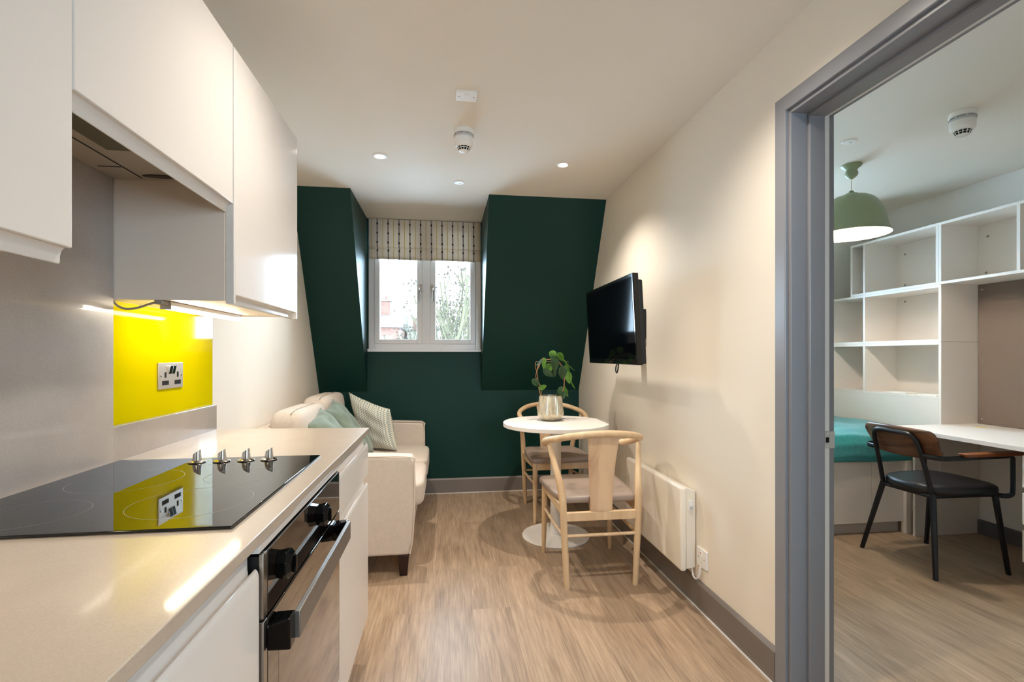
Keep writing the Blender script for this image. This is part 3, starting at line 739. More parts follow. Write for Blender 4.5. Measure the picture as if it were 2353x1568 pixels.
# ------------------------------------------------------------------ dining table
TX, TY = 0.735, 3.195
r = thing('pedestal_table', 'small round white pedestal table with a potted plant on it', 'table', (TX, TY, 0))
MB().lathe([(0.001,0.732),(0.3485,0.732),(0.350,0.7335),(0.350,0.7555),(0.3485,0.757),(0.001,0.757)], (TX,TY,0), 96).build('table_top', TABW, r, bevel=0.0)
MB().lathe([(0.001,0.002),(0.036,0.002),(0.036,0.73),(0.001,0.73)], (TX,TY,0), 40).build('column', TABW, r)
MB().lathe([(0.001,0.0),(0.222,0.0),(0.224,0.004),(0.221,0.010),(0.10,0.013),(0.040,0.016),(0.001,0.016)], (TX,TY,0), 80).build('foot_plate', TABW, r)
MB().lathe([(0.001,0.718),(0.12,0.718),(0.12,0.730),(0.001,0.730)], (TX,TY,0), 40).build('mounting_plate', TABW, r)

# ------------------------------------------------------------------ wishbone style chairs
def make_chair(cx, cy, label):
    r = thing('dining_chair', label, 'chair', (cx, cy, 0), 'curved-back dining chairs at the round table')
    def W(p): return (cx+p[0], cy+p[1], p[2])
    for s in (-1, 1):
        pts = smooth_path([W((s*0.183,-0.238,0)), W((s*0.192,-0.236,0.18)), W((s*0.200,-0.232,0.36)), W((s*0.204,-0.226,0.45)), W((s*0.214,-0.200,0.54)), W((s*0.234,-0.150,0.64)), W((s*0.250,-0.118,0.722))], 6)
        n = len(pts); MB().tube(pts, [0.0145+0.0045*math.sin(min(1, i/(n*0.45))*PI/2) - 0.007*max(0, (i/n-0.62)/0.38) for i in range(n)], 14).build('leg', OAKC, r)
        pts = [W((s*(0.209-0.006*t), 0.236-0.014*t, 0.43*t)) for t in [k/8 for k in range(9)]]
        MB().tube(pts, [0.011+0.008*(k/8)**0.7 for k in range(9)], 14).build('leg', OAKC, r)
        MB().tube([W((s*0.196,-0.236,0.262)), W((s*0.203,0.0,0.268)), W((s*0.206,0.230,0.274))], [0.007,0.0095,0.007], 10).build('stretcher', OAKC, r)
        MB().hexa([W((s*0.204-0.009,-0.225,0.375)), W((s*0.204+0.009,-0.225,0.375)), W((s*0.205+0.009,0.222,0.385)), W((s*0.205-0.009,0.222,0.385)), W((s*0.204-0.009,-0.225,0.425)), W((s*0.204+0.009,-0.225,0.425)), W((s*0.205+0.009,0.222,0.425)), W((s*0.205-0.009,0.222,0.425))]).build('side_rail', OAKC, r, bevel=0.003)
    box(cx-0.198, cx+0.198, cy-0.245, cy-0.222, 0.345, 0.392).build('back_rail', OAKC, r, bevel=0.004)
    box(cx-0.20, cx+0.20, cy+0.212, cy+0.232, 0.375, 0.428).build('front_rail', OAKC, r, bevel=0.004)
    MB().tube([W((-0.190,-0.238,0.270)), W((0.190,-0.238,0.270))], 0.0085, 10).build('stretcher', OAKC, r)
    # seat pad
    out = [(-0.195,-0.212),(0.195,-0.212),(0.222,-0.08),(0.240,0.225),(0.225,0.255),(0.0,0.270),(-0.225,0.255),(-0.240,0.225),(-0.222,-0.08)]
    m = MB(); rings = []
    for z, sc in ((0.426,0.955),(0.434,0.99),(0.448,1.0),(0.460,0.985),(0.466,0.94),(0.4675,0.80),(0.4675,0.5)):
        rings.append([m.bm.verts.new(W((x*sc, 0.02+(y-0.02)*sc, z))) for x, y in out])
    for A, B in zip(rings, rings[1:]):
        for k in range(len(out)): m.bm.faces.new([A[k], A[(k+1)%len(out)], B[(k+1)%len(out)], B[k]])
    m.bm.faces.new(rings[0][::-1]); m.bm.faces.new(rings[-1])
    m.build('seat_pad', LEATH, r, angle=50, bevel=0.004, seg=3)
    # bow rail
    half = [(0.0,-0.292,0.801),(0.085,-0.284,0.797),(0.165,-0.250,0.784),(0.225,-0.190,0.764),(0.254,-0.125,0.748),(0.262,-0.062,0.730),(0.252,-0.008,0.712),(0.232,0.036,0.699),(0.205,0.060,0.692)]
    pts = [(-x,y,z) for x,y,z in half[::-1]][:-1] + half
    pp = smooth_path([W(p) for p in pts], 6); n = len(pp)
    MB().tube(pp, [0.0178 - (0.003 if 0 < i < n-1 else 0.006) * (1 if min(i, n-1-i) < 2 else 0) for i in range(n)], 16).build('bow_rail', OAKC, r)
    # splat
    def fs(u, v):
        wd = 0.083*(1-v)**1.3 + 0.057*(1-(1-v)**1.3) if v < 1 else 0.057
        y = -0.272 + 0.040*v + 0.016*math.sin(v*PI); z = 0.785 - v*0.394
        y += -0.010*(1-(2*u-1)**2)
        return W(((2*u-1)*wd, y, z))
    MB().grid(fs, 10, 20).build('back_splat', SPLAT, r, solid=0.011, bevel=0.0015)
    return r
c0 = make_chair(0.808, 2.695, 'pale wooden dining chair with its back to the viewer, in front of the round table')
dup(c0, (0.842, 3.690, 0), PI+0.03, 'pale wooden dining chair behind the round table, facing the viewer')

# ------------------------------------------------------------------ potted plant
PX, PY, PZ = 0.716, 3.270, 0.757
plant = thing('potted_plant', 'trailing green leafy plant trained over a hoop in a ribbed silver-gold pot', 'plant', (PX, PY, PZ))
m = MB(); seg = 96; prof = [(0.038,0.0),(0.052,0.005),(0.072,0.020),(0.086,0.040),(0.0885,0.047),(0.0865,0.060),(0.0815,0.105),(0.0770,0.160),(0.0755,0.170),(0.0735,0.170),(0.074,0.150),(0.074,0.12)]
rings = []
for i, (rad, h_) in enumerate(prof):
    row = []
    for k in range(seg):
        a = 2*PI*k/seg; rb = rad*(1 + (0.022 if 1 <= i <= 7 else 0.0)*(1 if k % 2 == 0 else -0.3))
        row.append(m.bm.verts.new((PX+rb*math.cos(a), PY+rb*math.sin(a), PZ+h_)))
    rings.append(row)
for i in range(len(rings)-1):
    for k in range(seg): m.bm.faces.new([rings[i][k], rings[i][(k+1)%seg], rings[i+1][(k+1)%seg], rings[i+1][k]])
m.bm.faces.new(rings[0][::-1])
m.build('pot', FABPOT, plant, angle=20)
MB().lathe([(0.001,0.150),(0.0738,0.150),(0.0738,0.158),(0.001,0.163)], (PX,PY,PZ), 40).build('soil', SOIL, plant)
def PT(px, py, dy=0.0):      # plant drawn in its own hoop plane, coordinates from the pot centre
    return (PX+px, PY+dy, PZ+py)
hoop = smooth_path([PT(-0.055,0.145), PT(-0.075,0.20,0.01), PT(-0.088,0.28,0.0), PT(-0.095,0.34,-0.01), PT(-0.075,0.385,0.0), PT(-0.035,0.41,0.01), PT(0.02,0.415,0.0), PT(0.06,0.395,-0.01), PT(0.088,0.35,0.0), PT(0.098,0.28,0.01), PT(0.090,0.21,0.0), PT(0.055,0.145)], 6)
MB().tube(hoop, 0.0035, 8).build('stem', STEMM, plant)
hoop2 = smooth_path([PT(-0.060,0.146,0.01), PT(-0.070,0.23,-0.012), PT(-0.100,0.30,0.012), PT(-0.080,0.37,-0.01), PT(-0.05,0.425,0.0), PT(-0.02,0.40,0.012), PT(0.03,0.405,-0.014), PT(0.075,0.375,0.014), PT(0.095,0.31,-0.014), PT(0.094,0.23,0.014), PT(0.05,0.146,0.01)], 6)
MB().tube(hoop2, 0.0022, 8).build('stem', STEMM, plant)
MB().tube(smooth_path([PT(-0.095,0.33), PT(-0.108,0.37,-0.01), PT(-0.10,0.40,-0.01), PT(-0.075,0.395)], 5), 0.002, 6).build('stem', STEMM, plant)
def leaf(px, py, dy, L, wd, ang, face, curl=0.25, mt=None, rollx=0.0):
    """heart-shaped leaf: ang = direction of the tip in the hoop plane, face = turn about its own axis"""
    def fn(u, v):
        t = v; hw = wd/2*(math.sin(PI*min(1, t**0.75))**0.8 if 0 < t < 1 else 0.0)
        x = (2*u-1)*hw; y = t*L; z = -curl*L*t*t + 0.35*abs(x)*1.0
        return Vector((x, y, z))
    M = Matrix.Rotation(0, 4, 'Z')
    # local: y = along leaf, z = leaf normal
    ax = Vector((math.cos(ang), 0, math.sin(ang)))
    nrm = Vector((math.sin(face)*math.sin(ang), -math.cos(face), -math.sin(face)*math.cos(ang))).normalized()
    sx = ax.cross(nrm).normalized()
    o = Vector(PT(px, py, dy))
    def g(u, v):
        q = fn(u, v); return o + sx*q.x + ax*q.y + nrm*q.z
    MB().grid(g, 8, 12).build('leaf', mt or LEAFM, plant, solid=0.0012, angle=80)
D = math.radians
leaves = [(0.012,0.490,-0.02,0.075,0.070,D(-92),0.3,0), (-0.005,0.450,-0.03,0.085,0.055,D(-50),-0.3,1), (0.022,0.440,-0.035,0.115,0.075,D(-88),0.15,1), (0.050,0.475,-0.01,0.085,0.068,D(-60),0.5,0),
          (0.035,0.455,-0.02,0.12,0.030,D(-38),1.1,0), (0.075,0.445,-0.01,0.16,0.022,D(-55),1.2,0), (-0.045,0.440,-0.03,0.095,0.042,D(-100),0.5,0), (-0.070,0.430,-0.03,0.065,0.045,D(-120),-0.9,2),
          (0.000,0.400,0.01,0.105,0.070,D(-110),0.1,0), (0.015,0.385,0.02,0.10,0.065,D(-75),0.0,1), (-0.055,0.362,-0.02,0.11,0.060,D(-38),0.2,1), (0.075,0.385,-0.03,0.115,0.078,D(-88),0.1,1),
          (0.105,0.395,0.0,0.085,0.040,D(-70),0.6,0), (0.120,0.345,-0.01,0.105,0.070,D(-85),0.5,0), (0.145,0.28,0.0,0.075,0.022,D(-72),1.2,0), (-0.130,0.295,-0.01,0.095,0.060,D(-42),0.0,1),
          (-0.085,0.232,-0.02,0.070,0.050,D(15),0.3,0), (0.075,0.245,-0.02,0.095,0.045,D(-118),0.6,1), (0.085,0.215,-0.035,0.085,0.062,D(-105),-0.2,1), (0.095,0.245,0.0,0.095,0.042,D(-75),0.7,0)]
for q in leaves:
    leaf(q[0], q[1]-0.012, q[2], q[3]*0.84, q[4]*0.74, q[5], q[6], 0.2, (LEAFM, LEAFD, mat('glossy_leaf', (120,150,140), 0.12) if q[7] == 2 else LEAFD)[q[7]])

# ------------------------------------------------------------------ television
tv = thing('television', 'black flat screen television on a bracket on the right wall', 'television', (0.955, 2.79, 1.385))
tvy0, tvy1 = 2.375, 3.195
def tvp(u, z): return (0.955 + u - (z-1.385)*0.055, z)
def tvbox(u0, u1, y0, y1, z0, z1):
    (a0,_), (a1,_), (b0,_), (b1,_) = tvp(u0,z0), tvp(u1,z0), tvp(u0,z1), tvp(u1,z1)
    return MB().hexa([(a0,y0,z0),(a1,y0,z0),(a1,y1,z0),(a0,y1,z0),(b0,y0,z1),(b1,y0,z1),(b1,y1,z1),(b0,y1,z1)])
tvbox(0.0, 0.032, tvy0, tvy1, 1.150, 1.620).build('bezel', BLACKP, tv, bevel=0.003)
tvbox(0.032, 0.062, tvy0+0.02, tvy1-0.02, 1.155, 1.590).build('rear_casing', MATBL, tv, bevel=0.008)
tvbox(-0.0012, 0.002, tvy0+0.018, tvy1-0.018, 1.180, 1.602).build('screen', SCREEN, tv, smooth=False)
tvbox(-0.0014, 0.001, 2.765, 2.800, 1.159, 1.166).build('badge', CHROME, tv, smooth=False)
m = MB(); m.box(1.02, 1.035, 2.68, 2.90, 1.28, 1.50); m.box(1.035, 1.05, 2.74, 2.90, 1.36, 1.42); m.box(1.185, XR-0.001, 2.82, 3.02, 1.30, 1.48); m.box(1.02, 1.19, 2.84, 2.90, 1.36, 1.42)
m.build('wall_bracket', MATBL, tv, bevel=0.002)
MB().tube(smooth_path([(0.985,2.69,1.150),(0.985,2.70,1.118),(0.987,2.725,1.098),(0.99,2.75,1.112),(0.99,2.74,1.140),(0.992,2.71,1.155)], 6), 0.004, 8).build('cable_loop', MATBL, tv)

# ------------------------------------------------------------------ panel heater and its socket
ht = thing('panel_heater', 'white electric panel heater on the right wall beside the dining chair', 'heater', (1.16, 2.56, 0.165))
m = MB(); m.box(1.118, 1.150, 2.205, 2.925, 0.165, 0.570)
m.build('front_panel', RADW, ht, bevel=0.014, seg=4, smooth=True, angle=60)
MB().hexa([(1.150,2.212,0.175),(1.202,2.225,0.175),(1.202,2.905,0.175),(1.150,2.915,0.175),(1.150,2.212,0.565),(1.202,2.225,0.545),(1.202,2.905,0.545),(1.150,2.915,0.565)]).build('rear_casing', RADW, ht, bevel=0.003)
cp = box(1.158, 1.182, 2.208, 2.216, 0.455, 0.505).build('control_panel', WPLAS, ht, bevel=0.001)
box(1.163, 1.177, 2.204, 2.209, 0.462, 0.478).build('rocker_switch', CLEARP, cp, bevel=0.001)
sk = thing('wall_socket', 'white single wall socket with a plug lead beside the panel heater', 'socket', (XR, 2.160, 0.205))
box(XR-0.011, XR, 2.117, 2.203, 0.204, 0.290).build('face_plate', WPLAS, sk, bevel=0.002)
rs = box(XR-0.015, XR-0.010, 2.150, 2.164, 0.255, 0.278).build('rocker_switch', WPLAS, sk, bevel=0.001)
box(XR-0.0156, XR-0.0148, 2.153, 2.161, 0.271, 0.276).build('neon_mark', REDN, rs, smooth=False)
for y, z in ((2.186, 0.247), (2.134, 0.247), (2.158, 0.225)):
    MB().lathe([(0.0001,0),(0.003,0),(0.0025,-0.001),(0.0001,-0.001)], (XR-0.011, y, z), 10, 'X').build('screw', mat('grey_screw', (150,146,140), 0.4) if 'grey_screw' not in bpy.data.materials else bpy.data.materials['grey_screw'], sk)
c = MB().tube(smooth_path([(1.19,2.24,0.185),(1.190,2.232,0.150),(1.186,2.215,0.138),(1.186,2.190,0.138),(1.190,2.172,0.160),(1.194,2.165,0.203)], 6), 0.0042, 8).build('heater_lead', WPLAS)
tag(c, 'white lead drooping from the panel heater to its wall socket', 'cable')

# ------------------------------------------------------------------ ceiling fittings
def downlight(x, y, label, watt, ang):
    r = thing('downlight', label, 'ceiling light', (x, y, ZC-0.008), 'recessed ceiling downlights')
    MB().lathe([(0.027,-0.0005),(0.042,-0.0005),(0.0425,-0.002),(0.040,-0.0055),(0.031,-0.0075),(0.027,-0.004)], (x,y,ZC), 40, caps=False).build('trim_ring', WPLAS, r)
    MB().lathe([(0.0005,-0.0025),(0.0275,-0.0025),(0.0275,-0.0015),(0.0005,-0.0015)], (x,y,ZC), 32).build('lens', BULB, r, smooth=False)
    lamp('downlight_lamp', 'SPOT', (x, y, ZC-0.012), watt, WARM, parent=r, spot_size=math.radians(ang), spot_blend=1.0, shadow_soft_size=0.016)
labs = ['lit ceiling downlight on the left, above the sofa end', 'lit ceiling downlight on the right, above the dining table', 'ceiling downlight over the kitchen, out of view', 'ceiling downlight by the bedroom door, out of view']
for (x, y), lb, wt_, an_ in zip(DOWNLIGHTS, labs, DOWN_W, DOWN_A): downlight(x, y, lb, wt_, an_)

def detector(x, y, label, rot=0.0):
    r = thing('smoke_detector', label, 'smoke detector', (x, y, ZC-0.114), 'white smoke detectors')
    MB().lathe([(0.0005,0),(0.052,0),(0.053,-0.003),(0.052,-0.020),(0.050,-0.023),(0.0005,-0.023)], (x,y,ZC), 48).build('mounting_base', WPLAS, r)
    MB().lathe([(0.0005,-0.023),(0.049,-0.023),(0.0515,-0.027),(0.0515,-0.037),(0.049,-0.042),(0.0005,-0.042)], (x,y,ZC), 48).build('clear_sounder_ring', CLEARP, r)
    m = MB()
    for k in range(8):
        a = rot + 2*PI*(k+0.5)/8 
        pts = [(x+0.0508*math.cos(a+t), y+0.0505*math.sin(a+t), ZC-0.0300) for t in [-0.3+0.1*i for i in range(7)]]
        m.tube(pts, 0.0018, 5)
    m.build('ring_vents', mat('vent_grey', (90,88,84), 0.5) if 'vent_grey' not in bpy.data.materials else bpy.data.materials['vent_grey'], r)
    MB().lathe([(0.0005,-0.042),(0.049,-0.042),(0.0500,-0.050),(0.049,-0.074),(0.045,-0.083),(0.038,-0.088),(0.030,-0.090),(0.0005,-0.090)], (x,y,ZC), 48).build('sensor_body', WPLAS, r)
    MB().lathe([(0.0005,-0.088),(0.033,-0.088),(0.026,-0.106),(0.0005,-0.106)], (x,y,ZC), 32).build('sensor_chamber', DARKH, r)
    m = MB()
    for k in range(12):
        a = rot + 2*PI*k/12
        m.tube([(x+0.036*math.cos(a), y+0.036*math.sin(a), ZC-0.087), (x+0.031*math.cos(a), y+0.031*math.sin(a), ZC-0.098), (x+0.025*math.cos(a), y+0.025*math.sin(a), ZC-0.108)], 0.0018, 6)
    hh = [(x+0.0318*math.cos(2*PI*k/32), y+0.0318*math.sin(2*PI*k/32), ZC-0.0975) for k in range(33)]; m.tube(hh, 0.0012, 5)
    m.build('sensor_grille', WPLAS, r)
    MB().lathe([(0.0005,-0.106),(0.0255,-0.106),(0.025,-0.110),(0.018,-0.1135),(0.0005,-0.114)], (x,y,ZC), 32).build('sensor_cap', WPLAS, r)
detector(0.100, 2.560, 'white smoke detector on the living room ceiling between the two downlights')
detector(2.475, 2.045, 'white smoke detector on the bedroom ceiling seen through the doorway', 0.2)
def disc(x, y, label):
    r = thing('ceiling_disc', label, 'ceiling cover', (x, y, ZC-0.006), 'small white ceiling discs')
    MB().lathe([(0.0005,0),(0.036,0),(0.036,-0.003),(0.032,-0.006),(0.0005,-0.0065)], (x,y,ZC), 40).build('cover_plate', WPLAS, r)
    MB().lathe([(0.0005,-0.0064),(0.006,-0.0064),(0.005,-0.008),(0.0005,-0.008)], (x+0.008,y,ZC), 14).build('centre_screw', CLEARP, r)
disc(0.099, 3.331, 'small white round disc on the living room ceiling near the window')
disc(2.193, 2.403, 'small white round disc on the bedroom ceiling above the pendant lamp')
r = thing('isolator_switch', 'white rectangular switch plate on the living room ceiling', 'switch', (0.100, 2.205, ZC-0.012))
box(0.051, 0.145, 2.168, 2.245, ZC-0.012, ZC).build('face_plate', WPLAS, r, bevel=0.002)
box(0.086, 0.113, 2.180, 2.222, ZC-0.0165, ZC-0.0118).build('rocker_switch', WPLAS, r, bevel=0.001)
for x in (0.065, 0.131): MB().lathe([(0.0001,-0.012),(0.0035,-0.012),(0.003,-0.0135),(0.0001,-0.0135)], (x, 2.205, ZC), 12).build('screw', bpy.data.materials['grey_screw'], r)

# ------------------------------------------------------------------ bedroom: pendant lamp
LX, LY = 2.478, 2.70
p = thing('pendant_lamp', 'sage green dome pendant lamp hanging lit in the bedroom', 'pendant lamp', (LX, LY, ZC))
MB().lathe([(0.0005,0),(0.054,0),(0.056,-0.006),(0.050,-0.014),(0.036,-0.024),(0.030,-0.034),(0.034,-0.046),(0.036,-0.056),(0.030,-0.070),(0.018,-0.080),(0.010,-0.086),(0.0005,-0.088)], (LX,LY,ZC), 40).build('ceiling_rose', SHADEG, p)
MB().tube([(LX,LY,ZC-0.086),(LX,LY,2.212)], 0.0022, 8).build('flex', mat('beige_flex', (196,180,150), 0.6), p)
zt, zb, R_ = 2.213, 1.940, 0.202
dome = [(0.006, zt), (0.012, zt-0.004), (0.014, zt-0.014), (0.030, zt-0.019), (0.046, zt-0.027), (0.050, zt-0.033)]
zs = zt-0.035
dome += [(R_*b, zs-(zs-zb-0.004)*a) for a, b in ((0,0.33),(0.03,0.44),(0.07,0.52),(0.12,0.60),(0.2,0.68),(0.3,0.755),(0.42,0.815),(0.55,0.86),(0.7,0.895),(0.82,0.92),(0.92,0.95),(1.0,1.0))]
out = dome + [(R_+0.003, zb+0.003), (R_+0.003, zb)]
MB().lathe(out, (LX,LY,0), 64, caps=False).build('lamp_shade', SHADEG, p)
inn = [(max(rr-0.003, 0.002), zz-0.003 if zz > zb+0.01 else zz) for rr, zz in out[4:]]
MB().lathe(inn, (LX,LY,0), 64, caps=False).build('shade_lining', SHADEI, p)
b_ = MB().lathe([(0.0005,2.060),(0.018,2.063),(0.030,2.078),(0.033,2.094),(0.028,2.112),(0.014,2.13),(0.013,2.165),(0.0005,2.166)], (LX,LY,0), 28).build('bulb', BULBP, p)
b_.visible_shadow = True
lamp('pendant_light', 'POINT', (LX, LY, 2.045), 20.0, WARM, parent=p, shadow_soft_size=0.03)

# ------------------------------------------------------------------ bedroom: bookcase, pinboard, desk, bed
BXF, BXK = 3.282, 3.578
bk = thing('bookcase', 'white open box bookcase on the bedroom wall over bed and desk', 'bookcase', (3.43, 2.87, 0))
T = 0.018
def board(name, y0, y1, z0, z1, x0=BXF, x1=BXK-0.004): return box(x0, x1, y0, y1, z0, z1).build(name, LAMWH, bk, bevel=0.0008, smooth=False)
YA, YE, YU = 1.30, 3.585, 3.800
board('shelf_board', YA, YE, 2.072, 2.090); 
board('shelf_board', YA, YE, 1.675, 1.693)
for y in (YE-T, 3.447, 2.867, 2.848, 2.395, 1.92, YA): board('divider', y, y+T, 1.693, 2.072)
board('shelf_board', 2.867, YU, 1.6565, 1.6745)
board('shelf_board', 2.867, YU, 1.290, 1.308); board('shelf_board', 2.867, YU, 1.2715, 1.2895)
board('shelf_board', 2.867, YU+0.1, 0.902, 0.920)
for z0, z1 in ((1.308, 1.6565), (0.920, 1.2715)):
    board('divider', 3.447, 3.447+T, z0, z1); board('divider', YU-T, YU, z0, z1)
board('side_panel', 2.8485, 2.8665, 0.0, 1.2895); board('side_panel', 2.8485, 2.8665, 1.291, 1.6745)
board('back_panel', YA, YE, 1.693, 2.072, BXK-0.008, BXK-0.001); board('back_panel', 2.8666, YU, 0.92, 1.656, BXK-0.008, BXK-0.001)
board('front_panel', 2.8670, YU, 0.56, 0.9015, BXF, BXF+T)
board('side_panel', 2.849, 2.866, 0.0, 0.70, 3.085, BXF-0.001)
for y, z in ((2.79,1.99),(3.38,1.99),(3.38,1.62),(3.38,1.75),(2.80,1.75),(3.52,1.24),(3.52,1.0)):
    MB().lathe([(0.0005,0),(0.008,0),(0.007,-0.003),(0.0005,-0.003)], (BXK-0.008, y, z), 12, 'X').build('fixing_cap', bpy.data.materials['grey_screw'], bk)
pb = box(XB-0.014, XB-0.001, 1.30, 2.846, 0.742, 1.672).build('pinboard', PINB, smooth=False)
pin = thing('pinboard_panel', 'taupe fabric pinboard on the bedroom wall above the desk', 'pinboard', (XB-0.014, 2.07, 0.742))
pb.name = 'fabric_panel'; pb.location = pb.location - pin.location; pb.parent = pin
pin.name = 'pinboard'
for z in (1.64, 1.21, 0.775): MB().lathe([(0.0005,0),(0.008,0),(0.006,-0.004),(0.0005,-0.005)], (XB-0.014, 2.822, z), 12, 'X').build('screw', CHROME, pin)
dk = thing('desk', 'long white desk under the pinboard in the bedroom', 'desk', (3.2, 2.1, 0))
box(2.878, XB-0.001, 1.30, 2.848, 0.714, 0.740).build('desk_top', LAMWH, dk, bevel=0.002)
MB().lathe([(0.0005,0.740),(0.030,0.740),(0.029,0.7425),(0.0005,0.743)], (3.385,2.685,0), 28).build('cable_grommet', mat('cream_grommet', (226,214,150), 0.5), dk)
du = thing('drawer_unit', 'white drawer pedestal under the desk at the right edge of the doorway', 'drawer unit', (3.2, 1.8, 0))
box(2.942, 3.50, 1.535, 2.118, 0.09, 0.712).build('carcass', LAMWH, du, smooth=False)
box(2.96, 3.50, 1.55, 2.10, 0.0, 0.09).build('plinth', LAMWH, du, smooth=False)
for z0, z1 in ((0.527,0.690),(0.339,0.499),(0.146,0.308)): box(2.920, 2.942, 1.535, 2.122, z0, z1).build('drawer_front', LAMWH, du, bevel=0.001)

bd = thing('bed', 'white storage bed with a teal cover, partly hidden by the door frame', 'bed', (2.3, 3.4, 0))
box(1.42, 3.078, 2.945, 3.835, 0.078, 0.495).build('bed_base', LAMWH, bd, bevel=0.001, smooth=False)
box(1.42, 3.078, 2.965, 3.835, 0.0, 0.078).build('plinth', mat('grey_plinth', (188,182,176), 0.5), bd, smooth=False)
box(2.10, 2.838, 2.927, 2.945, 0.078, 0.492).build('drawer_front', LAMWH, bd, bevel=0.001)
box(2.842, 3.078, 2.927, 2.945, 0.078, 0.492).build('drawer_front', LAMWH, bd, bevel=0.001)
box(3.080, 3.120, 2.905, 2.945, 0.0, 0.492).build('end_post', LAMWH, bd, bevel=0.001)
box(1.45, 3.262, 2.965, 3.83, 0.496, 0.60).build('mattress', WPLAS, bd, bevel=0.03, seg=3)
def duvet(u, v):
    x = 1.46 + u*1.80; 
    prof = [(2.918,0.496),(2.912,0.53),(2.920,0.60),(2.955,0.655),(3.05,0.688),(3.3,0.690),(3.6,0.686),(3.8,0.676),(3.86,0.62),(3.865,0.52)]
    t = v*(len(prof)-1); i = min(int(t), len(prof)-2); q = t-i
    y = prof[i][0]+(prof[i+1][0]-prof[i][0])*q; z = prof[i][1]+(prof[i+1][1]-prof[i][1])*q
    z += 0.006*math.sin(x*9+y*14) + 0.004*math.sin(x*23-y*8); y -= 0.006*math.sin(x*7+z*20)+0.004
    if v < 0.02: z = 0.494 + 0.006*math.sin(x*6)
    return (x, y, z)
MB().grid(duvet, 70, 45).build('teal_bedspread', TEAL, bd, solid=0.012, angle=80)
bd.children[-1]['label'] = 'teal fleecy bedspread'
for (x0, x1, y0, y1, lb) in ((3.30,3.42,3.12,3.28,'white leaflet lying on the lower bookcase shelf, the further of two'), (3.30,3.42,2.90,3.03,'white leaflet lying on the lower bookcase shelf beside the side panel')):
    tag(box(x0, x1, y0, y1, 0.921, 0.929).build('leaflet', mat('leaflet_paper', (240,236,226), 0.6) if 'leaflet_paper' not in bpy.data.materials else bpy.data.materials['leaflet_paper'], bevel=0.001), lb, 'leaflet', 'leaflets on the bookcase')

